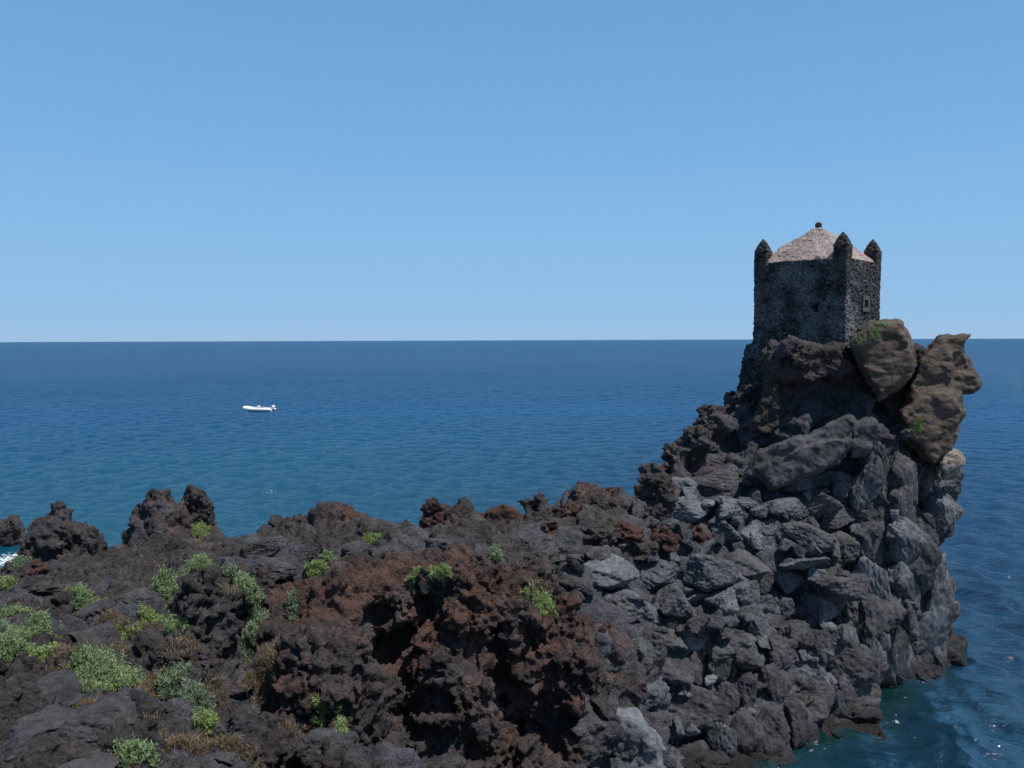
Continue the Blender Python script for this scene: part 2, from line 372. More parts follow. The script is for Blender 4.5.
def grid_eval(fn, lo, hi, h):
    ax = [np.arange(a, b, h, dtype=np.float32) for a, b in zip(lo, hi)]
    G = np.empty(tuple(len(a) for a in ax), np.float32)
    YZ = np.stack(np.meshgrid(ax[1], ax[2], indexing='ij'), -1).reshape(-1, 2)
    step = max(1, 1500000 // len(YZ))
    for i in range(0, len(ax[0]), step):
        xs = ax[0][i:i + step]
        P = np.empty((len(xs), len(YZ), 3), np.float32); P[..., 0] = xs[:, None]; P[..., 1:] = YZ[None]
        G[i:i + step] = fn(P.reshape(-1, 3)).reshape(len(xs), len(ax[1]), len(ax[2]))
    return G, lo
def band_eval(lo, hi, h, band=1.6):
    """evaluate terrain_f only near the surface; elsewhere keep the sign"""
    ax = [np.arange(a, b, h, dtype=np.float32) for a, b in zip(lo, hi)]
    G = np.empty(tuple(len(a) for a in ax), np.float32)
    YZ = np.stack(np.meshgrid(ax[1], ax[2], indexing='ij'), -1).reshape(-1, 2)
    step = max(1, 1200000 // len(YZ))
    ctr = [(c, max(r) + 1.0) for c, r, t in MASS + CARVE]
    for i in range(0, len(ax[0]), step):
        xs = ax[0][i:i + step]
        P = np.empty((len(xs), len(YZ), 3), np.float32); P[..., 0] = xs[:, None]; P[..., 1:] = YZ[None]; P = P.reshape(-1, 3)
        f0 = (P[:, 2] - hgrid(HG, P[:, 0], P[:, 1])) / hgrid(HGR, P[:, 0], P[:, 1])
        m = abs(f0) < band
        for c, r in ctr:
            if xs[0] - r < c[0] < xs[-1] + r:
                m |= (abs(P[:, 0] - c[0]) < r) & (abs(P[:, 1] - c[1]) < r) & (abs(P[:, 2] - c[2]) < r)
        f = f0; f[m] = terrain_f(P[m])
        G[i:i + step] = f.reshape(len(xs), len(ax[1]), len(ax[2]))
    return G
def displace(v, nn, blk, detail=1.0, seed=0.0):
    """rock relief along the normal: clinker knobs where blk is 0, fractured facets where it is 1"""
    w = v + .25 * np.stack([fbm(v, 1.6, 5 + seed), fbm(v, 1.6, 15 + seed), fbm(v, 1.6, 25 + seed)], 1).astype(np.float32)
    ck = 1 - blk
    a = vor(w, .95, seed); b = vor(w, .42, 3 + seed)
    d = ck * (.36 * (.55 - a[:, 0]) + .25 * (.5 - b[:, 0]) - .10 * (1 - sstep(a[:, 1], 0, .16)) + .14 * fbm(v, 1.1, 2 + seed) + .10 * np.clip(b[:, 2], -1.5, 1.5) * .5)
    ws = v * np.array([1, 1, 1.45], np.float32) + .2 * np.stack([fbm(v, 3, 5 + seed)] * 3, 1).astype(np.float32)
    A = vor(ws, 1.75, 8 + seed, rot=False); B = vor(ws, .75, 4 + seed)
    d += blk * (.30 * A[:, 2] * .45 + .40 * (A[:, 3] - .5) - .42 * (1 - sstep(A[:, 1], 0, .22)) + .10 * B[:, 2] * .5 - .10 * (1 - sstep(B[:, 1], 0, .2)) + .05 * fbm(v, 1.2, seed))
    return d
def fine(v, blk, seed=0.0):
    c = vor(v, .19, 6 + seed); e = vor(v, .085, 2 + seed)
    m = sstep(fbm(v, 2.2, 40), -.4, .4)
    return (1 - blk) * ((.15 - .26 * m) * (.5 - c[:, 0]) + .05 * np.clip(c[:, 2], -1.5, 1.5) * .5 + .085 * (e[:, 0] - .5) + .035 * fbm(v, .25, seed)) + blk * (.012 * fbm(v, .5, seed) + .015 * fbm(v, .15, seed) + .02 * c[:, 2] * .5)
RED_SPOTS = [(px(340,600,20),2.6,1.0),(px(430,600,21),3.2,1.0),(px(400,600,21),1.6,.8),(px(530,650,21),2.6,.9),(px(480,690,20),2.4,.8),(px(600,640,22.6),1.5,.75),
 (px(210,560,38),2.5,.7),(px(190,520,40),1.8,.45),(px(60,555,43),3,.35),(px(345,520,33.5),1.6,.7),(px(430,510,33),1.6,.75),(px(500,522,34),1.8,.7),(px(640,480,39.5),2.6,.7),
 (px(590,500,38),2.5,.6),(px(320,700,16),2.2,.65),(px(655,500,38),2.0,.6),(px(700,470,40),1.6,.4),(px(290,640,18.5),1.4,.35),(px(540,740,20),1.8,.5),(px(20,590,28),2,.35),(px(240,690,15.5),1.2,.35)]
def red_zone(v):
    r = np.zeros(len(v), np.float32)
    for c, s, a in RED_SPOTS: r = np.maximum(r, a * np.exp(-((v - np.array(c, np.float32)) ** 2).sum(1) / (s * s)))
    return np.clip(.10 + r * (1 + .25 * fbm(v, 1.5, 4)), 0, 1)
BV, BF = [], []
def build_terrain(name, lo, hi, h, clip=None):
    G = band_eval(lo, hi, h); v, f = surface_nets(G, lo, h)
    if clip is not None:
        keep = clip(v); f = f[keep[f].all(1)]
        used = np.unique(f); re = np.full(len(v), -1, np.int32); re[used] = np.arange(len(used)); v = v[used]; f = re[f]
    me = mesh_np(name, v, f)
    v = get_v(me); blk = block_zone(v); set_v(me, v + get_n(me) * displace(v, None, blk)[:, None])
    me = subdivide(me); v = get_v(me)
    blk = block_zone(v); set_v(me, v + get_n(me) * (fine(v, blk))[:, None] * (1 if h < .12 else 1.25))
    v = get_v(me); attr(me, 'blk', blk); attr(me, 'red', red_zone(v))
    o = link(name, me, M_TERR, smooth=True); tag(o, kind='structure')
    q = np.empty(len(me.loops), np.int32); me.loops.foreach_get('vertex_index', q)
    BV.append(v); BF.append(q.reshape(-1, 4) + sum(len(b) for b in BV[:-1]))
    print(name, len(v), 'verts', round(time.time() - T0, 1), flush=True)
    return o
def in_near(v): return (v[:, 1] < 25.0) & (v[:, 0] < 8)
build_terrain('foreground_terrain', (-20, 4, -1.5), (8.4, 25.6, 13), .085, lambda v: (v[:, 1] < 25.1) & (v[:, 0] < 8.1))
build_terrain('cliff_terrain', (-56, 14, -2.5), (28, 60, 17.2), .165, lambda v: (v[:, 1] > 24.9) | (v[:, 0] > 7.9) | (v[:, 0] < -19.7))
BVH = BVHTree.FromPolygons([tuple(p) for p in np.concatenate(BV).tolist()], np.concatenate(BF).tolist())
print('bvh', round(time.time() - T0, 1), flush=True)
def ray(x, y):
    """the ground point seen at picture position x, y"""
    o = Vector((0, 0, CAM_Z)); d = (px(x, y, 10) - o).normalized()
    return BVH.ray_cast(o, d)[:2]
#@@OBJECTS
# ------------------------------------------------------------------ sea
def build_sea():
    az = np.r_[np.linspace(-180, -62, 40, endpoint=False), np.arange(-62, 62, .15), np.linspace(62, 180, 40, endpoint=False)]
    az = np.radians(az)
    r = [6.0, 12, 18, 22]; 
    while r[-1] < 45000: r.append(r[-1] + max(.16, r[-1] * .0050))
    r = np.array(r); A, Rr = np.meshgrid(az, r, indexing='ij'); X = np.sin(A) * Rr; Y = np.cos(A) * Rr; Z = np.zeros_like(X)
    dr = np.gradient(r)[None, :]; rr = np.random.RandomState(5)
    x2, y2 = X.copy(), Y.copy()
    for i in range(96):
        lam = .45 * (8 / .45) ** (rr.rand() ** 1.1); th = R(205) + rr.normal() * .85       # travel direction of the wind sea
        amp = .0085 * lam ** .72 * (.6 + .8 * rr.rand()) * min(1, (4 / lam) ** .8)
        k = 2 * math.pi / lam; ph = rr.rand() * 6.28
        att = sstep(lam / dr, 2.2, 5.0)
        arg = k * (X * math.sin(th) + Y * math.cos(th)) + ph
        gust = 1.0
        amp *= .8 + .5 * np.sin(X * .031 * math.cos(i) + Y * .027 * math.sin(i * 1.7) + i)
        Z += att * amp * np.sin(arg); c = att * amp * .8 * np.cos(arg)
        x2 += c * math.sin(th); y2 += c * math.cos(th)
    n, m = X.shape; idx = np.arange(n * m).reshape(n, m); nx = np.roll(idx, -1, 0)
    f = np.stack([idx[:, :-1], idx[:, 1:], nx[:, 1:], nx[:, :-1]], -1).reshape(-1, 4)
    me = mesh_np('sea', np.stack([x2, y2, Z], -1).reshape(-1, 3), f)
    dep = hgrid(HG, X.ravel(), Y.ravel()); out = np.maximum(np.maximum(HX0 + 1 - X, X - 39), np.maximum(Y - 65, HY0 + 1 - Y)).ravel()
    dep = np.where(out > 0, -8, dep); attr(me, 'bed', np.clip(dep, -12, 2))
    fa = np.zeros(X.size)
    for x_, y_, d_, s_, a_ in ((22, 552, 59.5, 2.0, .62), (5, 556, 58, 2.6, .66), (36, 547, 61, 1.3, .6), (270, 492, 84, 1.6, .42), (890, 690, 36.5, .8, .5), (945, 668, 39, .7, .45), (850, 716, 34, .7, .45), (815, 755, 31.2, 1.2, .42), (30, 541, 63, 1.5, .62)):
        q = px(x_, y_, d_); fa = np.maximum(fa, a_ * np.exp(-((X.ravel() - q.x) ** 2 + (Y.ravel() - q.y) ** 2) / s_ ** 2))
    fa = np.maximum(fa, np.where(out > 0, 0, .33 * np.exp(-((dep + .25) / .5) ** 2)))
    attr(me, 'surf', fa)
    m, n, l, p = new_mat('sea_water')
    pos = coords(n); bed = n.new('ShaderNodeAttribute'); bed.attribute_name = 'bed'; surf = n.new('ShaderNodeAttribute'); surf.attribute_name = 'surf'
    st = n.new('ShaderNodeMapping'); st.inputs['Rotation'].default_value = (0, 0, R(25)); st.inputs['Scale'].default_value = (.55, 1, 1); l.new(pos, st.inputs[0])
    big = noise_node(n, l, .022, 4, .6, st.outputs[0])
    teal = ramp(n, l, mth(n, l, 'ADD', mth(n, l, 'MULTIPLY', bed.outputs['Fac'], .1), mth(n, l, 'MULTIPLY', big, .6)), [(-.0, (0, 0, 0)), (.3, (1, 1, 1))])
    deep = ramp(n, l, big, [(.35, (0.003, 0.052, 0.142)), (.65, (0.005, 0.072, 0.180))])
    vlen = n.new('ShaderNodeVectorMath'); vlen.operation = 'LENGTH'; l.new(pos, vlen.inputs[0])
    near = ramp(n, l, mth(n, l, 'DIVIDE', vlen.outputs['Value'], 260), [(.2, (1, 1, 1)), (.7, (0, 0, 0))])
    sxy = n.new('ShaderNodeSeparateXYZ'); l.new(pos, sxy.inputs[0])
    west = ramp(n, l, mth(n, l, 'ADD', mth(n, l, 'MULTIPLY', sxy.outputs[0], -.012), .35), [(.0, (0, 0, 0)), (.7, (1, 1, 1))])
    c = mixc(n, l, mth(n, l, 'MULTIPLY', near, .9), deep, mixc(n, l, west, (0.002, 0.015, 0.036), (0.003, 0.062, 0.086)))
    shal = ramp(n, l, mth(n, l, 'ADD', mth(n, l, 'MULTIPLY', bed.outputs['Fac'], .2), mth(n, l, 'MULTIPLY', noise_node(n, l, .5, 3, .5, pos), .7)), [(-.0, (0, 0, 0)), (.35, (1, 1, 1))])
    shal2 = mth(n, l, 'MULTIPLY', shal, .8)
    c = mixc(n, l, shal2, c, (0.002, 0.024, 0.022))
    fo = noise_node(n, l, 2.2, 8, .75, pos)
    fm = ramp(n, l, mth(n, l, 'ADD', mth(n, l, 'MULTIPLY', surf.outputs['Fac'], .42), mth(n, l, 'MINIMUM', fo, .66)), [(.72, (0, 0, 0)), (.82, (1, 1, 1))])
    c = mixc(n, l, fm, c, (.75, .8, .82))
    l.new(c, p.inputs['Base Color']); l.new(mth(n, l, 'ADD', mth(n, l, 'MULTIPLY', fm, .6), .10), p.inputs['Roughness'])
    p.inputs['Specular IOR Level'].default_value = 0
    h1 = noise_node(n, l, 1.3, 5, .62, st.outputs[0]); h2 = noise_node(n, l, 5.5, 4, .6, st.outputs[0]); h0 = noise_node(n, l, .22, 4, .6, st.outputs[0])
    far = ramp(n, l, mth(n, l, 'DIVIDE', vlen.outputs['Value'], 400), [(.12, (0, 0, 0)), (.9, (1, 1, 1))])
    hh = mth(n, l, 'ADD', mth(n, l, 'MULTIPLY', h2, .05), mth(n, l, 'ADD', mth(n, l, 'MULTIPLY', h1, mth(n, l, 'ADD', mth(n, l, 'MULTIPLY', far, .7), .15)), mth(n, l, 'MULTIPLY', h0, mth(n, l, 'MULTIPLY', far, 1.5))))
    b = n.new('ShaderNodeBump'); b.inputs['Strength'].default_value = 1; b.inputs['Distance'].default_value = 1.0; l.new(hh, b.inputs['Height']); l.new(b.outputs[0], p.inputs['Normal'])
    # sky mirrored by the facets of a wind-roughened sea: Fresnel, levelling off at grazing angles where wavelets hide each other
    fr = n.new('ShaderNodeFresnel'); fr.inputs['IOR'].default_value = 1.333; l.new(b.outputs[0], fr.inputs['Normal'])
    gl = n.new('ShaderNodeBsdfGlossy'); gl.inputs['Roughness'].default_value = .07; l.new(b.outputs[0], gl.inputs['Normal'])
    ms = n.new('ShaderNodeMixShader'); l.new(mth(n, l, 'MULTIPLY', mth(n, l, 'MULTIPLY', mth(n, l, 'MINIMUM', fr.outputs[0], .46), .68), mth(n, l, 'SUBTRACT', 1, fm)), ms.inputs[0])
    l.new(p.outputs[0], ms.inputs[1]); l.new(gl.outputs[0], ms.inputs[2]); l.new(ms.outputs[0], n['Material Output'].inputs[0])
    tag(link('sea', me, m, smooth=True), kind='structure')
build_sea()
print('sea', round(time.time() - T0, 1), flush=True)

# ------------------------------------------------------------------ rocks
def relief(me, amp, facet=1.0, cell=.8, seed=0.0, fin=1.0, stretch=(1, 1, 1)):
    v = get_v(me); s = np.array(stretch, np.float32)
    A = vor(v * s, cell, seed); B = vor(v * s, cell * .4, seed + 2)
    d = facet * (.22 * cell * A[:, 2] * .5 - .14 * cell * (1 - sstep(A[:, 1], 0, .12))) + amp * fbm(v, cell * 1.5, seed) + facet * .10 * cell * .5 * B[:, 2]
    set_v(me, v + get_n(me) * d[:, None]); me2 = subdivide(me)
    v = get_v(me2); C = vor(v, .16, seed + 4)
    set_v(me2, v + get_n(me2) * (fin * (.05 * (.5 - C[:, 0]) + .02 * fbm(v, .2, seed)))[:, None])
    return me2
def make_rock(name, hulls, mat, h=.10, k=.035, amp=.04, facet=.6, cell=.9, fin=.5, seed=0.0, stretch=(1, 1, 1), blend=.06, **kw):
    allp = np.array([tuple(p) for hl in hulls for p in hl]); lo = allp.min(0) - .5; hi = allp.max(0) + .5
    pl = [hull_planes(hl) for hl in hulls]
    def fn(P):
        f = poly_sdf(P, *pl[0], k=k)
        for q in pl[1:]: f = smin(f, poly_sdf(P, *q, k=k), blend)
        return f + .035 * fbm(P, 1.2, seed)
    G, o = grid_eval(fn, lo, hi, h); v, f = surface_nets(G, o, h)
    c = np.array([(lo[0] + hi[0]) / 2, (lo[1] + hi[1]) / 2, lo[2] + .5]); me = mesh_np(name, v, f)
    me = relief(me, amp, facet, cell, seed, fin, stretch); v = get_v(me); set_v(me, v - c)
    ob = link(name, me, mat, smooth=True); ob.location = c
    return tag(ob, **kw)
def shrink(ptl, f, dx=0, dy=0):
    cx = sum(p[0] for p in ptl) / len(ptl); cy = sum(p[1] for p in ptl) / len(ptl)
    return [(cx + (x - cx) * f + dx, cy + (y - cy) * f + dy) for x, y in ptl]
def slab(outline, d0, d1, bulge=.8, back=.9, dx=0, dy=0):
    """front face slightly inside the outline, widest a little behind it"""
    dm = d0 + (d1 - d0) * .25
    return [px(x, y, d0) for x, y in shrink(outline, bulge)] + [px(x, y, dm) for x, y in outline] + [px(x, y, d1) for x, y in shrink(outline, back, dx, dy)]
make_rock('rock', [slab([(848,346),(856,331),(868,322),(902,321),(914,345),(919,368),(898,392),(880,402),(862,376)], 38.9, 42.6, .82)], M_BROWN, h=.085, k=.02, seed=3, facet=.42, amp=.03, cell=1.25, fin=.22, stretch=(.6, 1, 1.8),
    label='huge brown block wedged against the right corner of the tower, green tufts on top', cat='rock')
make_rock('rock', [slab([(903,398),(915,366),(926,350),(938,339),(950,341),(956,365),(960,400),(950,432),(916,412)], 39.9, 42.8, .85),
    slab([(934,345),(940,338),(970,336),(958,350),(950,358)], 40.3, 42.2, .9), slab([(940,350),(958,346),(969,360),(982,388),(974,394),(952,398),(945,370)], 40.5, 42.5, .9),
    slab([(897,412),(915,396),(955,388),(966,412),(958,436),(948,462),(934,470),(905,442)], 39.5, 42.8, .85)], M_BROWN, h=.085, k=.02, seed=8, facet=.50, amp=.035, cell=1.3, fin=.22, stretch=(.7, 1, 1.5), blend=.45,
    label='tall brown overhanging rock with a jutting horn at the far right of the cliff top', cat='rock')
make_rock('rock', [slab([(908,352),(915,345),(926,350),(926,364),(912,368)], 40.6, 42.4)], M_CLINK, h=.07, seed=4,
    label='small black rock in the gap between the two big brown cliff top rocks', cat='rock')
make_rock('rock', [slab([(762,352),(790,344),(845,346),(862,366),(852,378),(815,372),(800,384),(768,388)], 39.9, 43.5, .85)], M_CLINK, seed=24, facet=.8, cell=.7, fin=.9, amp=.08,
    label='dark overhanging rock ledge carrying the front wall of the tower', cat='rock')
make_rock('rock', [slab([(765,385),(800,375),(862,366),(895,385),(880,430),(800,440),(765,425)], 41.6, 44.5, .95)], M_CLINK, seed=25, facet=.8, cell=.8, fin=.6,
    label='rock wall at the back of the dark hollow under the tower', cat='rock')
make_rock('rock', [slab([(758,404),(766,380),(780,384),(786,420),(772,440),(750,436)], 39.9, 42.5, .8)], M_CLINK, h=.1, seed=26, facet=.8, cell=.6, fin=.9,
    label='knobbly dark rock at the left side of the hollow, below the tower foot', cat='rock')
make_rock('rock', [slab([(890,372),(905,365),(925,372),(930,400),(910,430),(885,420),(878,395)], 41.0, 44, .9)], M_CLINK, seed=27, facet=.8, cell=.7, fin=.8,
    label='dark rock wedged low between the two big brown cliff top rocks', cat='rock')
make_rock('rock', [slab([(938,456),(948,449),(961,453),(965,463),(957,478),(942,482)], 39.7, 41.6)], rock_mat('tan_rock', tint=((.13, .11, .095), (.30, .26, .22)), bump=.5), h=.09, seed=5, facet=.6,
    label='small pale tan block sticking out below the overhanging horn rock', cat='rock')
make_rock('rock', [slab([(742,478),(757,452),(798,436),(806,440),(812,468),(790,482)], 37.3, 39.8, .93),slab([(800,440),(846,416),(858,420),(846,458),(815,474)], 37.5, 39.8, .93),slab([(852,424),(872,418),(884,430),(868,456),(848,460)], 37.7, 39.8, .9),slab([(748,470),(820,440),(850,440),(840,465),(770,492)], 37.15, 39, .9)], M_BLOCKB, seed=6, k=.015, facet=.35, cell=.6, fin=.3, stretch=(.5, 1, 2.2),
    label='long tilted grey slab with parallel cracks below the dark hollow under the tower', cat='rock')
make_rock('rock', [slab([(186,483),(193,483),(198,492),(204,512),(200,525),(188,520),(180,508)], 40.4, 41.6, .8), slab([(193,488),(204,490),(213,502),(212,520),(206,540),(190,545),(184,520)], 40.0, 41.6, .85),slab([(160,512),(182,500),(190,520),(185,545),(150,548),(140,530)], 40.0, 42, .8),slab([(122,530),(150,518),(165,530),(160,552),(118,552)], 39.6, 41.6, .8)], M_CLINK, h=.1, seed=7, facet=.9, cell=.6, fin=1.3,
    label='pointed dark lava spire, the highest on the left ridge', cat='rock')
make_rock('rock', [slab([(-22,532),(-6,519),(4,520),(12,540),(6,560),(-20,560)], 62, 67, .75),slab([(2,525),(10,514),(19,517),(24,528),(20,548),(4,550)], 62, 66, .7),slab([(14,535),(25,530),(32,542),(26,558),(10,558)], 62, 65, .7)], M_CLINK, h=.12, seed=9, facet=1.0, cell=.8, fin=1.6, amp=.14,
    label='black sea rock standing in white surf at the far left shore', cat='rock')
make_rock('rock', [slab([(36,548),(44,530),(56,520),(70,519),(86,526),(92,544),(84,562),(50,568)], 42, 46, .72)], M_CLINK, h=.15, seed=10, facet=.7, cell=.7, fin=1.5, amp=.12,
    label='rounded reddish black outcrop on the shore right of the sea rock', cat='rock')
make_rock('rock', [slab([(478,528),(486,510),(505,503),(520,510),(524,530),(500,542)], 33.4, 35.6, .8)], M_REDR, h=.1, seed=12, facet=.6, cell=.7,
    label='reddish block with an angled flat face on the ridge beside the red knob', cat='rock')
make_rock('rock', [slab([(418,530),(423,516),(432,507),(443,511),(450,522),(446,533)], 32.8, 34.4, .75)], M_REDR, h=.09, seed=13, facet=.5, cell=.5, fin=1.0,
    label='knobbly red clinker knob rising from the middle of the ridge', cat='rock')
make_rock('rock', [slab([(318,524),(326,512),(345,508),(357,512),(362,528),(340,534)], 33.0, 34.6, .75)], M_REDR, h=.09, seed=14, facet=.5, cell=.5, fin=1.0,
    label='low dark red rock on the ridge left of the red knob', cat='rock')
dsp = -.12 + min(ray(635, 725)[0].y, ray(650, 760)[0].y, ray(620, 705)[0].y) - .5; print('spur', dsp)
make_rock('rock', [slab([(602,712),(612,703),(630,706),(648,722),(664,742),(674,775),(680,810),(640,825),(604,790),(598,735)], dsp, dsp + 3.5, .8)], M_PALE, h=.10, k=.07, seed=15, facet=.5, cell=.7, amp=.05, fin=.5, stretch=(1, 1, .6),
    label='pale whitish rounded rock spur in the gully at the foot of the red bluff', cat='rock')
make_rock('rock', [slab([(574,640),(600,622),(628,650),(640,690),(622,722),(590,700)], 22.2, 24.6, .75)], M_BLOCK, h=.1, seed=16, facet=.6,
    label='smooth grey wedge of rock at the right edge of the red bluff', cat='rock')

# --- loose blocks: 14 shapes, copied
def boulder_mesh(i, smooth=False):
    r = random.Random(100 + i); P = []
    for _ in range(r.randint(11, 15) if not smooth else 20):
        v = Vector((r.gauss(0, 1), r.gauss(0, 1), r.gauss(0, 1))).normalized(); m = max(abs(c) for c in v)
        v = v.lerp(v / m, .75); P.append((v.x * r.uniform(.8, 1), v.y * r.uniform(.8, 1), v.z * r.uniform(.75, 1)))
    N, D = hull_planes([Vector(p) for p in P])
    G, o = grid_eval(lambda Q: poly_sdf(Q, N, D, k=.016) + .018 * fbm(Q, .9, i), (-1.35,) * 3, (1.35,) * 3, .07)
    v, f = surface_nets(G, o, .07); me = mesh_np('boulder', v, f); v = get_v(me)
    A = vor(v, .75, i); set_v(me, v + get_n(me) * (.07 * A[:, 2] * .5 - .07 * (1 - sstep(A[:, 1], 0, .08)) + .012 * fbm(v, .6, i))[:, None])
    me = subdivide(me); v = get_v(me); C = vor(v, .22, i + 3)
    set_v(me, v + get_n(me) * (.026 * C[:, 2] * .5 - .015 * (1 - sstep(C[:, 1], 0, .12)) + .012 * fbm(v, .2, i))[:, None])
    return me
BM = [boulder_mesh(i) for i in range(12)]
def clink_mesh(i):
    N, D = hull_planes([Vector((random.Random(i * 31 + j).gauss(0, 1), random.Random(i * 17 + j + 5).gauss(0, 1), random.Random(i * 7 + j + 9).gauss(0, .9))).normalized() for j in range(22)])
    G, o = grid_eval(lambda Q: poly_sdf(Q, N, D, k=.10) + .08 * fbm(Q, .9, i), (-1.4,) * 3, (1.4,) * 3, .08)
    v, f = surface_nets(G, o, .08); me = mesh_np('clinker', v, f); v = get_v(me)
    A = vor(v, .5, i); B = vor(v, .22, i + 1); set_v(me, v + get_n(me) * (.22 * (.5 - A[:, 0]) + .12 * (.5 - B[:, 0]) + .06 * fbm(v, .5, i))[:, None])
    me = subdivide(me); v = get_v(me); C = vor(v, .1, i + 3)
    set_v(me, v + get_n(me) * (.05 * (.5 - C[:, 0]) + .015 * fbm(v, .15, i))[:, None]); return me
CM = [clink_mesh(i) for i in range(5)]
for m_ in BM: m_.materials.append(M_BLOCK)
for m_ in CM: m_.materials.append(M_CLINK)
def put(me, loc, size, rot, mat=None, name='boulder'):
    o = bpy.data.objects.new(name, me); COL.objects.link(o); o.location = loc; o.scale = size; o.rotation_euler = rot
    me.polygons[0].use_smooth or me.polygons.foreach_set('use_smooth', [True] * len(me.polygons))
    if mat is not None and mat is not me.materials[0]:
        o.material_slots[0].link = 'OBJECT'; o.material_slots[0].material = mat
    return o
ORD = ['first', 'second', 'third', 'fourth', 'fifth', 'sixth', 'seventh', 'eighth', 'ninth', 'tenth', 'eleventh', 'twelfth', 'thirteenth', 'fourteenth', 'fifteenth', 'sixteenth', 'seventeenth', 'eighteenth', 'nineteenth', 'twentieth']
rows = [(.6, 1.5), (1.9, 1.35), (3.0, 1.2), (4.05, 1.1), (5.1, 1.05), (6.1, 1.0), (7.1, .95), (8.0, .95), (8.9, .9), (9.8, .9)]
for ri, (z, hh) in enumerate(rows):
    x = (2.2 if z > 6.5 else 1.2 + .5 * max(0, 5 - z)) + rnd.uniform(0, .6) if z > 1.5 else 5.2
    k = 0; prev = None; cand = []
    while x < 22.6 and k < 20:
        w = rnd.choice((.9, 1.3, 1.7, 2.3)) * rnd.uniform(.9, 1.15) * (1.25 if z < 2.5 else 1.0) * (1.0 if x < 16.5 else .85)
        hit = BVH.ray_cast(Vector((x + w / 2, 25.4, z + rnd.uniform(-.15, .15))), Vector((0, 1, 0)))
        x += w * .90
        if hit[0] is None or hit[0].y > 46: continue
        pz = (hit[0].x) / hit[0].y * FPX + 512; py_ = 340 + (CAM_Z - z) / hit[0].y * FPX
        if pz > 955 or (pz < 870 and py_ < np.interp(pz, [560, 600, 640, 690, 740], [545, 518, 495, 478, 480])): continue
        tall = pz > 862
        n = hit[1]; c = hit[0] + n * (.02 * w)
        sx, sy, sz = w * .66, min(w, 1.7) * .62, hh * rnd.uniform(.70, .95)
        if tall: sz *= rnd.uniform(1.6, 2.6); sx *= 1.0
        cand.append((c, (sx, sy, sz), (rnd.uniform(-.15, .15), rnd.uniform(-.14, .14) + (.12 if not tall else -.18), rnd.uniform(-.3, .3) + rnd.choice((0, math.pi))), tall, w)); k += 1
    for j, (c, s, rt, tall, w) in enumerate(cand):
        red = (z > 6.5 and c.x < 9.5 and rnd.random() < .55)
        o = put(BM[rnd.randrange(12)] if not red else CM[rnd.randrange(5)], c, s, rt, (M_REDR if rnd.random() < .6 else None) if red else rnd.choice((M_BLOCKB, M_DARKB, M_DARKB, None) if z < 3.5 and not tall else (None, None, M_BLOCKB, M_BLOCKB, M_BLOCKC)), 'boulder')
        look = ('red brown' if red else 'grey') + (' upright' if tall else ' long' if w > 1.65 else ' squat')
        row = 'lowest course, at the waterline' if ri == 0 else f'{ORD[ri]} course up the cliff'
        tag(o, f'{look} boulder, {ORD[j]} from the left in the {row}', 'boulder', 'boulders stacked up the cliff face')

LEV = [z for z, _ in rows]
for ri in range(len(LEV) - 1):
    z = (LEV[ri] + LEV[ri + 1]) / 2; x = 2.0 + rnd.uniform(0, 1) if z > 4 else 4.0; k = 0
    while x < 21.5 and k < 18:
        w = rnd.uniform(.45, .85); hit = BVH.ray_cast(Vector((x, 25.4, z + rnd.uniform(-.25, .25))), Vector((0, 1, 0))); x += rnd.uniform(.85, 1.35)
        if hit[0] is None or hit[0].y > 44: continue
        pz = hit[0].x / hit[0].y * FPX + 512; py_ = 340 + (CAM_Z - z) / hit[0].y * FPX
        if pz > 945 or (pz < 870 and py_ < np.interp(pz, [560, 600, 640, 690, 740], [560, 538, 515, 494, 490])): continue
        o = put(BM[rnd.randrange(12)], hit[0] + hit[1] * .30, (w * .62, w * .55, w * rnd.uniform(.4, .6)), (rnd.uniform(-.5, .5), rnd.uniform(-.5, .5), rnd.uniform(0, 6.28)), rnd.choice((None, M_BLOCKB, M_BLOCKC, M_DARKB)), 'stone')
        tag(o, f'small stone, {ORD[k]} from the left of those wedged above the {ORD[ri]} boulder course', 'stone', 'small stones wedged between the cliff boulders'); k += 1

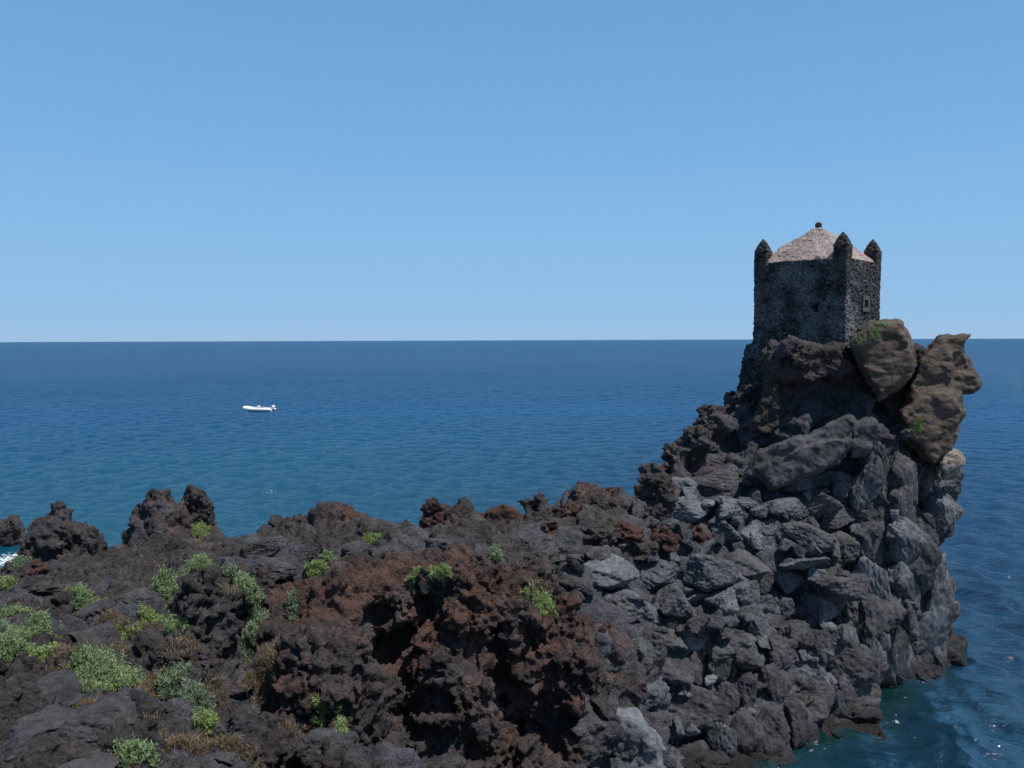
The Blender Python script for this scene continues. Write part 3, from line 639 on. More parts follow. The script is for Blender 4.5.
# --- rocks of the foreground and of the ridge: (x px, y px, width px, height ratio, turn, shape, material, label)
FG = [
 (95,722,78,.62,.3,3,M_DARKB,'big grey cracked boulder at the lower left, below the largest shrub'),
 (28,738,96,.55,1.1,1,M_DARKB,'broad dark boulder cut by the lower left corner of the view'),
 (40,690,86,.5,2.0,7,M_DARKB,'rough grey boulder at the left edge, just above the broad corner boulder'),
 (165,712,34,.9,.5,104,M_CLINK,'small black knobbly rock between the large shrub and the trailing one'),
 (98,612,52,.36,.2,5,M_DARKB,'flat grey slab rock just below the shrub on the left'),
 (140,598,62,.4,.8,2,M_DARKB,'flat topped dark rock between the slab and the two round shrubs'),
 (88,636,66,.5,1.4,8,M_DARKB,'wide dark rock above the large shrub'),
 (166,652,50,.7,1.7,101,M_CLINK,'brown knobbly rock left of the tall black outcrop'),
 (72,762,110,.3,.1,4,M_DARKB,'low flat dark rock along the bottom edge, left of the bottom shrub'),
 (232,752,80,.3,2.2,9,M_DARKB,'low grey ledge rock at the bottom, right of the bottom shrub'),
 (320,748,74,.7,.4,10,M_DARKB,'grey angular block at the bottom, under the bright green tuft'),
 (40,590,60,.45,.9,100,M_CLINK,'dark clinker lump between the upper left tufts'),
 (30,570,34,.7,.9,102,M_REDR,'reddish lump beside the topmost left tuft'),
 (255,548,60,.35,.9,6,M_DARKB,'smooth dark rock on the ridge right of the spire'),
 (262,570,70,.35,.1,11,M_DARKB,'wide low dark rock in the saddle above the long trailing shrub'),
 (395,552,56,.5,.5,0,M_DARKB,'rounded grey black rock behind the red bluff, right of a green tuft'),
 (440,548,50,.6,1.5,3,M_DARKB,'grey angular rock behind the red bluff, below the red knob'),
 (355,548,44,.5,2.5,5,M_DARKB,'dark rounded rock behind the red bluff, left of a green tuft'),
 (470,562,46,.5,.3,9,M_DARKB,'brown grey flat rock at the back of the red bluff, right of centre'),
 (530,545,60,.45,1.3,1,M_DARKB,'long dark slab rock below the flat faced ridge block'),
 (560,560,54,.45,.1,7,M_DARKB,'layered grey slab behind the tuft on the bluff right side'),
 (598,556,50,.5,.9,10,M_DARKB,'dark striped slab where the ridge meets the cliff'),
 (716,764,60,.5,.4,2,M_DARKB,'dark boulder added for cave shade at the bottom edge, right of the pale spur'),  # this and the next dark boulders are added to stand in for cave shade
 (775,752,60,.5,1.4,5,M_DARKB,'long dark boulder added for cave shade at the cliff foot'),
 (826,738,50,.6,2.4,8,M_DARKB,'dark boulder added for cave shade at the corner of the cliff foot'),
 (862,706,44,.7,.4,3,M_DARKB,'dark boulder added for cave shade where the cliff foot turns to the open sea'),
 (575,585,44,.6,2.9,4,M_DARKB,'grey block on the right shoulder of the bluff'),
 (548,528,34,.7,.5,103,M_REDR,'red brown lump on the ridge right of the flat faced block'),
 (572,512,36,.8,1.5,100,M_REDR,'red brown lump on the ridge at the start of the climb to the tower'),
 (600,504,34,.8,2.5,101,M_CLINK,'dark lump on the climbing ridge, just above the red brown pair'),
 (632,484,40,.8,.2,102,M_REDR,'red clinker lump on the skyline halfway up the ridge'),
 (668,470,40,.7,1.2,103,M_REDR,'red brown rock just under the skyline halfway up the ridge'),
 (655,492,44,.7,1.9,1,M_REDR,'angular rusty rock below the skyline, above the grey boulders'),
 (654,479,42,.8,1.1,102,M_CLINK,'dark rough rock on the skyline, right of the halfway lumps'),
 (696,455,36,.8,.8,104,M_CLINK,'black clinker knob on the skyline left of the tower base'),
 (706,425,36,.8,2.8,100,M_CLINK,'black knob on the skyline directly below the knob nearest the tower'),
 (726,414,32,.8,1.8,101,M_CLINK,'black knob on the skyline nearest to the tower base'),
 (760,430,46,.7,.6,3,M_DARKB,'grey brown rock at the left end of the dark hollow under the tower'),
 (715,455,50,.6,.3,8,M_DARKB,'grey slab leaning below the black skyline knobs'),
  (800,356,40,.7,1.3,103,M_CLINK,'brown rock ledge under the front tower wall above the hollow'),
 (775,418,40,.8,2.2,6,M_CLINK,'dark rock below the foot of the tower, inside the hollow left side'),
]
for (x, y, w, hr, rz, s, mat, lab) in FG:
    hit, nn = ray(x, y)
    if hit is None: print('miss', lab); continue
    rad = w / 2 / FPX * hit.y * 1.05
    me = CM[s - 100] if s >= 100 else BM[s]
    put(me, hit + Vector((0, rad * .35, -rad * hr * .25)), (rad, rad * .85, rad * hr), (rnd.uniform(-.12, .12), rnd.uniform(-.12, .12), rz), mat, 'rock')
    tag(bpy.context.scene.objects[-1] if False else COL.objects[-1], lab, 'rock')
print('rocks', round(time.time() - T0, 1), flush=True)

# ------------------------------------------------------------------ tower
TW, PHI = 5.05, R(43)
TF = Vector((17.07, 41.0)); TC = TF + Vector((-math.cos(PHI) + math.sin(PHI), math.sin(PHI) + math.cos(PHI))) * (TW / 2)
Z0, ZE, ZA = 15.75, 20.15, 22.2
tower = empty('stone_tower', (TC.x, TC.y, Z0), -PHI)
tag(tower, 'square black stone watchtower with corner turrets and a pale pyramid roof, on the cliff top', 'tower')
def masonry_mat(name, dark, light, mortar, patch, cell=3.6):
    m, n, l, p = new_mat(name); v = coords(n, False)
    mp = n.new('ShaderNodeMapping'); mp.inputs['Scale'].default_value = (1, 1, 1.6); l.new(v, mp.inputs[0])
    vo = n.new('ShaderNodeTexVoronoi'); vo.inputs['Scale'].default_value = cell; l.new(mp.outputs[0], vo.inputs['Vector'])
    ve = n.new('ShaderNodeTexVoronoi'); ve.feature = 'DISTANCE_TO_EDGE'; ve.inputs['Scale'].default_value = cell; l.new(mp.outputs[0], ve.inputs['Vector'])
    sepc = n.new('ShaderNodeSeparateColor'); l.new(vo.outputs['Color'], sepc.inputs[0])
    nz = noise_node(n, l, 9, 5, .7, v)
    tone = mth(n, l, 'ADD', mth(n, l, 'MULTIPLY', sepc.outputs[0], .6), mth(n, l, 'MULTIPLY', nz, .4))
    c = ramp(n, l, tone, [(.25, dark), (.8, light)])
    gap = ramp(n, l, ve.outputs['Distance'], [(.05, (1, 1, 1)), (.13, (0, 0, 0))])
    pn = noise_node(n, l, .55, 5, .7, v); pn2 = noise_node(n, l, 6, 5, .75, v)
    pf = ramp(n, l, mth(n, l, 'ADD', mth(n, l, 'MULTIPLY', pn, .62), mth(n, l, 'MULTIPLY', pn2, .38)), [(.47, (0, 0, 0)), (.56, (1, 1, 1))])
    c = mixc(n, l, gap, c, mixc(n, l, pf, tuple(q * .8 for q in dark), mortar))
    c = mixc(n, l, mth(n, l, 'MULTIPLY', pf, patch), c, mortar)
    l.new(c, p.inputs['Base Color']); p.inputs['Roughness'].default_value = .92; p.inputs['Specular IOR Level'].default_value = .25
    b = n.new('ShaderNodeBump'); b.inputs['Strength'].default_value = .8; b.inputs['Distance'].default_value = .06
    l.new(mth(n, l, 'ADD', ramp(n, l, ve.outputs['Distance'], [(0, (0, 0, 0)), (.18, (1, 1, 1))]), mth(n, l, 'MULTIPLY', nz, .6)), b.inputs['Height']); l.new(b.outputs[0], p.inputs['Normal'])
    return m
M_WALL = masonry_mat('black_rubble_masonry', (0.020, 0.020, 0.023), (0.082, 0.081, 0.086), (0.19, 0.195, 0.205), .30, 4.4)
M_TUR = masonry_mat('turret_masonry', (0.020, 0.018, 0.018), (0.080, 0.066, 0.060), (0.10, 0.10, 0.10), .1, 5)
M_ROOF = masonry_mat('pinkish_roof_rubble', (0.34, 0.255, 0.23), (0.46, 0.365, 0.335), (0.56, 0.49, 0.46), .3, 9)
M_SUR = rock_mat('pale_stone_trim', tint=((0.055, 0.055, 0.056), (0.12, 0.12, 0.12)), bump=.5, world=False)
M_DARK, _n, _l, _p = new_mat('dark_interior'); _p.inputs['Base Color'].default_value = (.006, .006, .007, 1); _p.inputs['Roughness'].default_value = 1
def box_sdf(P, c, h):
    q = np.abs(P - np.array(c, np.float32)) - np.array(h, np.float32)
    return np.linalg.norm(np.maximum(q, 0), axis=1) + np.minimum(q.max(1), 0)
def net_part(name, fn, lo, hi, h, mat, parent, amp=.05, cell=.26, sub=False):
    G, o = grid_eval(fn, lo, hi, h); v, f = surface_nets(G, o, h); me = mesh_np(name, v, f); v = get_v(me)
    A = vor(v * np.array([1, 1, 1.6], np.float32), cell, 1.0)
    set_v(me, v + get_n(me) * (amp * (A[:, 3] - .5) * 1.4 - amp * .9 * (1 - sstep(A[:, 1], 0, .22)))[:, None])
    return link(name, me, mat, parent, smooth=False)
HT = ZE - Z0; W2 = TW / 2
# windows: (face, position along it, height): left face is local -y, right face local +x
WIN = [('L', .95, 1.86), ('R', .15, 2.12)]
def body_f(P):
    f = box_sdf(P, (0, 0, HT / 2 - .6), (W2 + 0, W2, HT / 2 + .6)) - .0
    f = f - .05 * sstep(HT * .5 - P[:, 2], 0, 3)
    for fc, a, z in WIN:
        c = (a, -W2, z) if fc == 'L' else (W2, a, z)
        f = np.maximum(f, -box_sdf(P, c, (.15, .45, .19) if fc == 'L' else (.45, .26, .19)))
    return f
net_part('wall', body_f, (-W2 - .3, -W2 - .3, -1.3), (W2 + .3, W2 + .3, HT + .2), .055, M_WALL, tower)
def base_f(P):
    t = W2 + .30 + .14 * np.maximum(-P[:, 2], 0); q = np.maximum(np.abs(P[:, 0]), np.abs(P[:, 1])) - t
    return np.maximum(np.maximum(q * .98, P[:, 0] + 1.3), np.maximum(P[:, 2] + .02, -3.9 - P[:, 2]))
net_part('plinth', base_f, (-W2 - 1.1, -W2 - 1.1, -4.1), (W2 + 1.1, W2 + 1.1, .2), .07, M_WALL, tower, amp=.08, cell=.3)
def roof_f(P):
    rr = np.maximum(np.abs(P[:, 0]), np.abs(P[:, 1])); rr = .85 * rr + .15 * np.hypot(P[:, 0], P[:, 1])
    t = np.clip(P[:, 2] / (ZA - ZE), 0, 1.2)
    prof = (W2 + .02) * (1 - t) ** .93 if False else (W2 + .02) * np.clip(1 - t, 0, 1) ** .88
    return np.maximum((rr - prof) * .6, -.05 - P[:, 2])
roof = net_part('roof', lambda P: roof_f(P) + .02 * fbm(P, .8), (-W2 - .3, -W2 - .3, -.2), (W2 + .3, W2 + .3, ZA - ZE + .3), .05, M_ROOF, tower, amp=.025, cell=.2)
roof.location = (0, 0, HT + .02)
fin = net_part('finial', lambda P: np.minimum(np.linalg.norm(P - np.array([0, 0, .2], np.float32), axis=1) - .19, np.maximum(np.hypot(P[:, 0], P[:, 1]) - .13, np.abs(P[:, 2]) - .15)), (-.4, -.4, -.3), (.4, .4, .6), .03, M_TUR, roof, amp=.015)
fin.location = (0, 0, ZA - ZE - .16)
def tur_f(P):
    z = P[:, 2]; s = np.where(z < .92, .40, .41 * np.clip(1 - (z - .92) / .74, 0, 1) ** .72)
    s = np.where(z < -.35, .40 - .30 * np.clip((-.35 - z) / .9, 0, 1), s)
    q = np.maximum(np.abs(P[:, 0]), np.abs(P[:, 1])) * .8 + .2 * np.hypot(P[:, 0], P[:, 1])
    return np.maximum((q - s) * .7, -1.3 - z)
tur0 = net_part('turret', tur_f, (-.7, -.7, -1.4), (.7, .7, 1.9), .045, M_TUR, tower, amp=.025, cell=.2)
for i, (a, b) in enumerate(((-1, -1), (1, -1), (1, 1), (-1, 1))):
    t = tur0 if i == 0 else tur0.copy()
    if i: COL.objects.link(t); t.parent = tower
    t.location = (a * (W2 - .355), b * (W2 - .355), HT - .28)
def box_bm(bm, c, h):
    r = bmesh.ops.create_cube(bm, size=1); bmesh.ops.scale(bm, vec=(h[0] * 2, h[1] * 2, h[2] * 2), verts=r['verts']); bmesh.ops.translate(bm, vec=c, verts=r['verts']); return r['verts']
def finish(bm, name, mat, parent=None, bevel=0, smooth=False):
    if bevel: bmesh.ops.bevel(bm, geom=list(bm.edges), offset=bevel, segments=2, affect='EDGES')
    me = bpy.data.meshes.new(name); bm.to_mesh(me); bm.free(); return link(name, me, mat, parent, smooth)
for fc, a, z in WIN:
    bm = bmesh.new(); t, wv, hv = (.12, .26, .19) if fc == 'R' else (.06, .15, .19)
    pr = .045 if fc == 'R' else -.02
    for c, h in (((0, 0, hv + t), (wv + 2 * t, .10, t - .002)), ((0, 0, -hv - t), (wv + 2 * t, .10, t - .002)), ((-wv - t, 0, 0), (t, .10, hv)), ((wv + t, 0, 0), (t, .10, hv))): box_bm(bm, c, h)
    w = finish(bm, 'window', M_SUR if fc == 'R' else M_WALL, tower, bevel=.012)
    w.location = (a, -W2 + .06 - pr, z) if fc == 'L' else (W2 - .0 - .06 + pr, a, z); w.rotation_euler = (0, 0, 0 if fc == 'L' else R(90))
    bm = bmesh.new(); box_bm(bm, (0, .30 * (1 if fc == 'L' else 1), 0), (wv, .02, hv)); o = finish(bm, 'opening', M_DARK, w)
    if fc == 'R': w['label'] = 'small square window with a pale stone surround'
print('tower', round(time.time() - T0, 1), flush=True)

# ------------------------------------------------------------------ plants
def leaf_mat(name, a, b, dry):
    m, n, l, p = new_mat(name); at = n.new('ShaderNodeAttribute'); at.attribute_name = 'tone'
    l.new(ramp(n, l, at.outputs['Fac'], [(0, dry), (.22, a), (1, b)]), p.inputs['Base Color']); p.inputs['Roughness'].default_value = .6
    p.inputs['Specular IOR Level'].default_value = .25
    tr = n.new('ShaderNodeBsdfTranslucent'); l.new(p.inputs['Base Color'].links[0].from_socket, tr.inputs['Color'])
    mx = n.new('ShaderNodeMixShader'); mx.inputs[0].default_value = .25; l.new(p.outputs[0], mx.inputs[1]); l.new(tr.outputs[0], mx.inputs[2]); l.new(mx.outputs[0], n['Material Output'].inputs[0])
    return m
M_LEAF = leaf_mat('samphire_leaf', (0.17, 0.245, 0.11), (0.31, 0.41, 0.20), (0.20, 0.17, 0.10))
M_LEAF2 = leaf_mat('grey_green_leaf', (0.15, 0.215, 0.125), (0.28, 0.37, 0.22), (0.19, 0.165, 0.11))
M_LEAF3 = leaf_mat('yellow_green_leaf', (0.19, 0.27, 0.09), (0.34, 0.45, 0.17), (0.24, 0.20, 0.10))
M_DRY = leaf_mat('dry_straw', (0.17, 0.13, 0.085), (0.36, 0.28, 0.18), (0.10, 0.075, 0.05))
M_TWIG = leaf_mat('dry_twig', (0.09, 0.065, 0.045), (0.16, 0.12, 0.09), (0.05, 0.035, 0.03))
def blades(base, dirs, length, width, rr, droop=.35):
    """narrow two-segment blades: base (n,3), unit dirs (n,3)"""
    n = len(base); side = np.cross(dirs, rr.standard_normal((n, 3))); side /= np.linalg.norm(side, axis=1)[:, None] + 1e-6
    L = length[:, None]; W = width[:, None]
    a = base - side * W * .5; b = base + side * W * .5; md = base + dirs * L * .55; tip = base + dirs * L + np.array([0, 0, -1]) * L * droop * rr.rand(n, 1)
    c = md + side * W * .6; d = md - side * W * .6
    V = np.stack([a, b, c, d, tip, tip + side * W * .15], 1).reshape(-1, 3); i = np.arange(n)[:, None] * 6
    F = np.concatenate([i + np.array([[0, 1, 2, 3]]), i + np.array([[3, 2, 5, 4]])]); return V, F
def patch_points(c, nrm, rx, ry, n, rr, up=.8):
    d = (Vector(nrm) * (1 - up) + Vector((0, -.25, 1)) * up).normalized(); t = Vector((1, 0, 0)); t = (t - d * t.dot(d)).normalized(); b = d.cross(t)
    out = []
    ph = rr.rand(4) * 6.28
    for _ in range(n * 2):
        a = rr.rand() * 6.28; q = math.sqrt(rr.rand()); q *= .72 + .28 * math.sin(3 * a + ph[0]) * math.sin(2 * a + ph[1])
        o = c + t * (math.cos(a) * q * rx) + b * (math.sin(a) * q * ry) + d * max(rx, ry) * .8
        h = BVH.ray_cast(o, -d, max(rx, ry) * 2.2)
        if h[0] is not None: out.append((tuple(h[0]), tuple(h[1]), q))
        if len(out) >= n: break
    return out
def shrub(x, y, rx, ry, label, mat=None, seed=0, h=.26, dens=1.0, sprig=13, dry=.12, cat='shrub', name='shrub', up=.75, blade=.085, group='green shrubs on the lava'):
    hit, nn = ray(x, y)
    if hit is None: print('miss', label); return
    rr = np.random.RandomState(seed + 50); s = hit.y / FPX; RX, RY = rx * s, ry * s * (1.25 if ry < rx else 1.0)
    n = int(dens * 420 * (RX * RY) ** .5 * max(.4, (RX * RY) ** .5)) + 25; n = min(n, 1300)
    P = patch_points(hit, nn, RX, RY, n, rr, up)
    if not P: print('nopts', label); return
    bp = np.array([p[0] for p in P]); nr = np.array([p[1] for p in P]); q = np.array([p[2] for p in P])
    hh = h * (1.15 - .7 * q ** 1.5) * (.7 + .6 * rr.rand(len(P)))
    clump = fbm(bp.astype(np.float32), .5, seed); hh *= np.clip(1 + .35 * clump, .4, 1.7)
    axis = nr * .35 + np.array([0, 0, 1.0]) + rr.standard_normal((len(P), 3)) * .25; axis /= np.linalg.norm(axis, axis=1)[:, None]
    B, D, L, W, T = [], [], [], [], []
    for k in range(sprig):
        t = (k + rr.rand(len(P))) / sprig
        b = bp + axis * (hh * t)[:, None] + rr.standard_normal((len(P), 3)) * .018
        d = axis * .7 + rr.standard_normal((len(P), 3)) * .75; d /= np.linalg.norm(d, axis=1)[:, None]
        B.append(b); D.append(d); L.append(blade * (.6 + .8 * rr.rand(len(P)))); W.append(blade * .17 * (.7 + .6 * rr.rand(len(P))))
        T.append(np.where(rr.rand(len(P)) < dry * (1.6 - t), .0 + .15 * rr.rand(len(P)), .25 + .5 * t * rr.rand(len(P)) + .25 * rr.rand(len(P))))
    V, F = blades(np.concatenate(B), np.concatenate(D), np.concatenate(L), np.concatenate(W), rr); T = np.repeat(np.concatenate(T), 6)
    base = hit.copy(); root = empty(name, base)
    me = mesh_np('foliage', V - np.array(base), F); attr(me, 'tone', T); link('foliage', me, mat or M_LEAF, root)
    sl = rr.rand(len(P)) < .5; ax2 = axis[sl] + rr.standard_normal((sl.sum(), 3)) * .15
    V, F = blades(bp[sl] - axis[sl] * .03, ax2 / np.linalg.norm(ax2, axis=1)[:, None], hh[sl] * 1.05 + .05, np.full(sl.sum(), .011), rr, .1)
    me = mesh_np('stem', V - np.array(base), F); attr(me, 'tone', np.repeat(rr.rand(sl.sum()), 6)); st = link('stem', me, M_TWIG, root); st['kind'] = 'stuff'
    tag(root, label, cat, group)
SH = [
 (106,684,40,20,'large spreading green shrub above the big cracked boulder at lower left',M_LEAF,.34,1.5),
 (92,666,24,12,'pale green lobe of shrub on the upper left side of the large spreading one',M_LEAF,.28,1.3),
 (85,600,22,13,'rounded green shrub behind the flat grey slab rock',M_LEAF,.26,1.4),
 (30,632,30,16,'broad green shrub near the left edge, middle height',M_LEAF,.28,1.4),
 (10,648,20,12,'green shrub clump cut by the left edge',M_LEAF,.26,1.3),
 (42,655,16,9,'small bright tuft below the broad left shrub',M_LEAF3,.2,1.2),
 (14,612,18,7,'low green tuft at the left edge above the broad shrub',M_LEAF,.2,1.2),
 (20,563,10,7,'dull green tuft on the shore rocks at far left',M_LEAF2,.3,1.1),
 (4,583,8,6,'yellowish tuft at the very left edge below the shore rocks',M_LEAF3,.3,1.0),
 (194,568,17,11,'round green shrub, the higher of the pair near the saddle',M_LEAF,.34,1.4),
 (164,580,12,8,'round green shrub, left one of the pair near the saddle',M_LEAF,.3,1.4),
 (172,594,12,8,'small green shrub just below the left one of the pair',M_LEAF,.26,1.3),
 (202,536,9,9,'green tuft on the slope right below the lava spire',M_LEAF3,.35,1.2),
 (176,626,12,9,'green shrub in shade left of the tall black outcrop',M_LEAF,.25,1.2),
 (170,686,20,13,'grey green shrub between large shrub and outcrop, above the black rock',M_LEAF2,.28,1.3),
 (193,706,18,14,'grey green shrub right of the small black knobbly rock',M_LEAF2,.28,1.2),
 (204,722,12,7,'thin yellow green tuft below the grey green shrub',M_LEAF3,.2,.9),
 (246,592,13,11,'top clump of the trailing shrub beside the black outcrop',M_LEAF,.28,1.3),
 (255,618,15,18,'middle clump of the trailing shrub beside the black outcrop',M_LEAF2,.26,1.4),
 (250,648,10,17,'lowest hanging clump of the trailing shrub beside the black outcrop',M_LEAF2,.22,1.1),
 (231,574,11,4,'thin pale tuft above the trailing shrub',M_LEAF2,.2,.9),
 (316,572,12,6,'bright green tuft on the rim at the left end of the red bluff',M_LEAF3,.24,1.3),
 (328,559,8,4,'small green tuft behind the left end of the red bluff',M_LEAF,.2,1.1),
 (371,541,11,6,'green tuft among dark rocks behind the red bluff, below the ridge',M_LEAF3,.28,1.2),
 (292,606,6,12,'sparse dry green plant on the bluff left slope',M_LEAF2,.3,.6),
 (440,575,12,3,'sparse green plant on top of the red bluff at its middle',M_LEAF3,.14,.8),
 (415,578,8,4,'thin green plant on the bluff top left of the middle one',M_LEAF3,.12,.5),
 (495,557,9,4,'faint grey green tuft behind the bluff top',M_LEAF2,.22,.8),
 (540,604,19,9,'bright yellow green cushion on the right shoulder of the red bluff',M_LEAF3,.26,1.6),
 (320,717,17,7,'bright green tuft on the grey block at the bottom',M_LEAF3,.18,1.6),
 (341,734,6,14,'thin green plant hanging beside dry twigs at the bottom',M_LEAF3,.16,1.0),
 (128,752,26,9,'low green shrub at the bottom edge of the view',M_LEAF,.22,1.3),
 (148,620,14,7,'olive tuft in the dry grass between the dark rocks',M_LEAF3,.18,.9),
 (125,636,16,7,'yellow olive tuft at the left end of the dry grass',M_LEAF3,.2,.8),
]
for i, (x, y, rx, ry, lab, mt, h, dn) in enumerate(SH):
    shrub(x, y, rx * 1.22, ry * 1.3, lab, mt, i, h=h * .8, dens=dn * 1.5, blade=.062 if y > 590 else .085, sprig=18)
# tufts on the cliff top rocks: rebuild the ray target with those rocks in it
VV, FF, off = [], [], 0
for b, f in zip(BV, BF): VV.append(b); FF.append(f)
off = sum(len(b) for b in BV)
for o in COL.objects:
    if o.type == 'MESH' and o.name.startswith('rock') and 'brown' in o.get('label', ''):
        v = get_v(o.data) * np.array(o.scale) if o.rotation_euler.z == 0 else None
        if v is None: continue
        q = np.empty(len(o.data.loops), np.int32); o.data.loops.foreach_get('vertex_index', q)
        VV.append(v + np.array(o.location)); FF.append(q.reshape(-1, 4) + off); off += len(v)
BVH = BVHTree.FromPolygons([tuple(p) for p in np.concatenate(VV).tolist()], np.concatenate(FF).tolist())
for i, (x, y, rx, ry, lab) in enumerate([(881,327,9,3,'highest green tuft on the brown block beside the tower'),(873,336,8,4,'green tuft on the brown block face, lower than the highest'),
    (858,340,6,3,'small green tuft where the brown block meets the tower'),(917,428,8,5,'green tuft in the cleft below the overhanging horn rock')]):
    shrub(x, y, rx, ry, lab, M_LEAF3 if i == 3 else M_LEAF, 70 + i, h=.09, dens=2.0, blade=.07)
# dry grass, dead twigs: ground cover nobody could count
def dry_patch(spots, seed):
    rr = np.random.RandomState(seed); B, D, L, W = [], [], [], []
    for x, y, rx, ry, n in spots:
        hit, nn = ray(x, y)
        if hit is None: continue
        s = hit.y / FPX
        for p, nrm, q in patch_points(hit, nn, rx * s * 1.2, ry * s * 1.4, int(n * 2.0), rr):
            for k in range(7):
                d = np.array((0, 0, 1.)) + np.array(nrm) * .4 + rr.standard_normal(3) * .55; B.append(np.array(p) - .01 + rr.standard_normal(3) * .02); D.append(d / np.linalg.norm(d)); L.append(rr.uniform(.06, .19)); W.append(rr.uniform(.004, .008))
    V, F = blades(np.array(B), np.array(D), np.array(L), np.array(W), rr); me = mesh_np('dry_grass', V, F); attr(me, 'tone', np.repeat(rr.rand(len(B)), 6))
    tag(link('dry_grass', me, M_DRY), 'tan dry grass between the shrubs and dark rocks', kind='stuff')
dry_patch([(130,626,30,10,150),(150,690,16,22,260),(180,740,30,9,130),(272,655,20,26,220),(110,618,14,8,60),(240,752,40,7,130),(120,650,25,10,110),(215,690,16,12,90),(60,650,20,8,60),(250,680,16,10,80),
 (185,650,16,14,60),(60,675,14,8,60),(300,735,22,10,60),(342,728,8,16,50),(75,702,20,6,60),(170,610,20,8,70),(230,590,10,8,30),(205,545,12,8,40)], 3)
print('plants', round(time.time() - T0, 1), flush=True)

# ------------------------------------------------------------------ boat
def plain(name, col, rough=.4):
    m, n, l, p = new_mat(name); p.inputs['Base Color'].default_value = (*col, 1); p.inputs['Roughness'].default_value = rough; return m
M_WHITE = plain('white_rubber', (.80, .80, .80), .45); M_GEL = plain('white_gelcoat', (.78, .79, .80), .2); M_GREY = plain('grey_deck', (.30, .30, .31), .7)
M_BLACK = plain('black_plastic', (.02, .02, .022), .4); M_ORANGE = plain('faded_orange_cushion', (.50, .22, .14), .8)
bp_ = px(259, 411.5, 182)
bp_.z = 0
boat = empty('inflatable_boat', bp_, R(180 - 14)); tag(boat, 'white rigid inflatable boat with centre console floating on the open sea', 'boat')
def tube_bm(path, rad, seg=14, cap=True):
    bm = bmesh.new(); rings = []
    for i, (p, r) in enumerate(zip(path, rad)):
        a = Vector(path[max(i - 1, 0)]); b = Vector(path[min(i + 1, len(path) - 1)]); t = (b - a).normalized(); u = t.cross(Vector((0, 0, 1))).normalized(); w = u.cross(t)
        rings.append([bm.verts.new(Vector(p) + (u * math.cos(2 * math.pi * k / seg) + w * math.sin(2 * math.pi * k / seg)) * r) for k in range(seg)])
    for A, B in zip(rings, rings[1:]):
        for k in range(seg): bm.faces.new((A[k], A[(k + 1) % seg], B[(k + 1) % seg], B[k]))
    if cap: bm.faces.new(rings[0][::-1]); bm.faces.new(rings[-1])
    bmesh.ops.recalc_face_normals(bm, faces=bm.faces); return bm
path, rad = [], []
for i in range(41):
    t = i / 40 * 2 - 1; s = abs(t); side = 1 if t >= 0 else -1
    xx = -3.5 if False else (3.55 - 7.2 * max(0, (s - .22) / .78) if s > .22 else 3.55 + .0)
    if s <= .36: a = s / .36 * math.pi / 2; xx = 2.4 + 1.35 * math.cos(a) ** .8; yy = side * 1.0 * math.sin(a); 
    else: xx = 2.4 - (s - .36) / .64 * 6.2; yy = side * 1.0
    zz = .42 + .34 * max(0, (xx - .5) / 3.2) ** 1.8; path.append((xx, yy, zz)); rad.append(.28 if s < .93 else .28 - .20 * (s - .93) / .07)
finish(tube_bm(path, rad), 'tube', M_WHITE, boat, smooth=True)
bm = bmesh.new(); secs = []
for xx, w, zk, zt in ((3.45, .05, .5, .72), (2.8, .65, .05, .6), (1.8, .92, -.18, .42), (0, .95, -.25, .34), (-2, .95, -.25, .32), (-3.3, .92, -.22, .32)):
    secs.append([bm.verts.new(c) for c in ((xx, -w, zt), (xx, 0, zk), (xx, w, zt))])
for A, B in zip(secs, secs[1:]):
    bm.faces.new((A[0], A[1], B[1], B[0])); bm.faces.new((A[1], A[2], B[2], B[1])); bm.faces.new((A[2], A[0], B[0], B[2]))
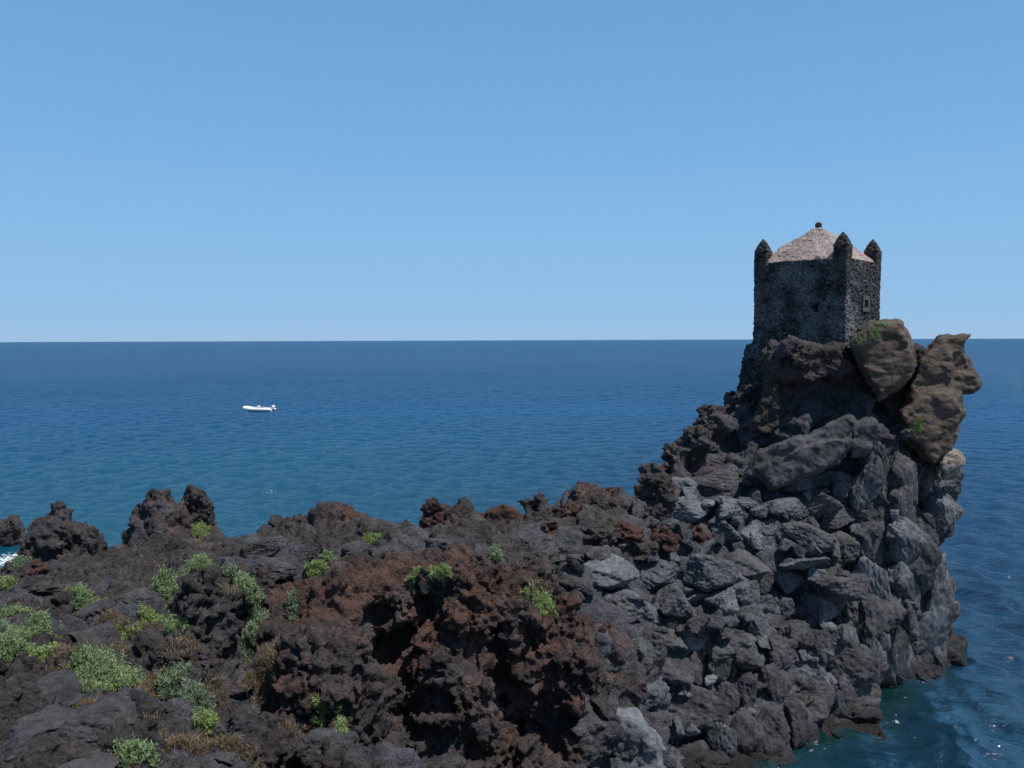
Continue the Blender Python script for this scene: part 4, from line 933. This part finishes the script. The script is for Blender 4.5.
bm.faces.new(secs[0]); bm.faces.new(secs[-1][::-1]); bmesh.ops.recalc_face_normals(bm, faces=bm.faces); finish(bm, 'hull', M_GEL, boat)
bm = bmesh.new(); box_bm(bm, (-.3, 0, .38), (2.9, .74, .02)); finish(bm, 'deck', M_GREY, boat)
bm = bmesh.new(); vs_ = box_bm(bm, (.1, 0, .82), (.30, .38, .43))
for v in vs_:
    if v.co.z > 1: v.co.x -= .12 if v.co.x > .1 else 0
con = finish(bm, 'console', M_GEL, boat, bevel=.05)
bm = bmesh.new(); vs_ = box_bm(bm, (.12, 0, 1.42), (.012, .34, .20))
for v in vs_: v.co.x -= (v.co.z - 1.2) * .4
finish(bm, 'windscreen', plain('tinted_screen', (.10, .12, .14), .1), con)
b2 = tube_bm([(-.22 + .09 * math.cos(a), .20 * math.cos(a * 1.0), 1.10 + .2 * math.sin(a)) for a in np.linspace(0, 6.28, 17)], [.02] * 17, 6); finish(b2, 'steering_wheel', M_BLACK, con, smooth=True)
bm = bmesh.new(); box_bm(bm, (-1.0, 0, .62), (.28, .45, .22)); st = finish(bm, 'seat', M_GEL, boat, bevel=.04)
bm = bmesh.new(); box_bm(bm, (-1.0, 0, .90), (.27, .44, .055)); finish(bm, 'cushion', M_ORANGE, st, bevel=.03)
bm = bmesh.new(); box_bm(bm, (1.35, 0, .55), (.42, .5, .13)); finish(bm, 'bow_locker', M_GREY, boat, bevel=.03)
bm = bmesh.new(); box_bm(bm, (-3.15, 0, .55), (.07, .74, .26)); finish(bm, 'transom', M_GEL, boat, bevel=.02)
out = tube_bm([(-3.62, 0, -.35), (-3.62, 0, .2), (-3.6, 0, .62)], [.09, .12, .14], 10); eng = finish(out, 'outboard_motor', M_BLACK, boat, smooth=True)
bm = bmesh.new(); vs_ = box_bm(bm, (-3.66, 0, 1.0), (.38, .25, .33))
for v in vs_:
    if v.co.z > 1: v.co.x = -3.66 + (v.co.x + 3.66) * .78; v.co.y *= .8
finish(bm, 'cowling', M_WHITE, eng, bevel=.08, smooth=True)
boat.location.z = .05
print('done', round(time.time() - T0, 1), flush=True)
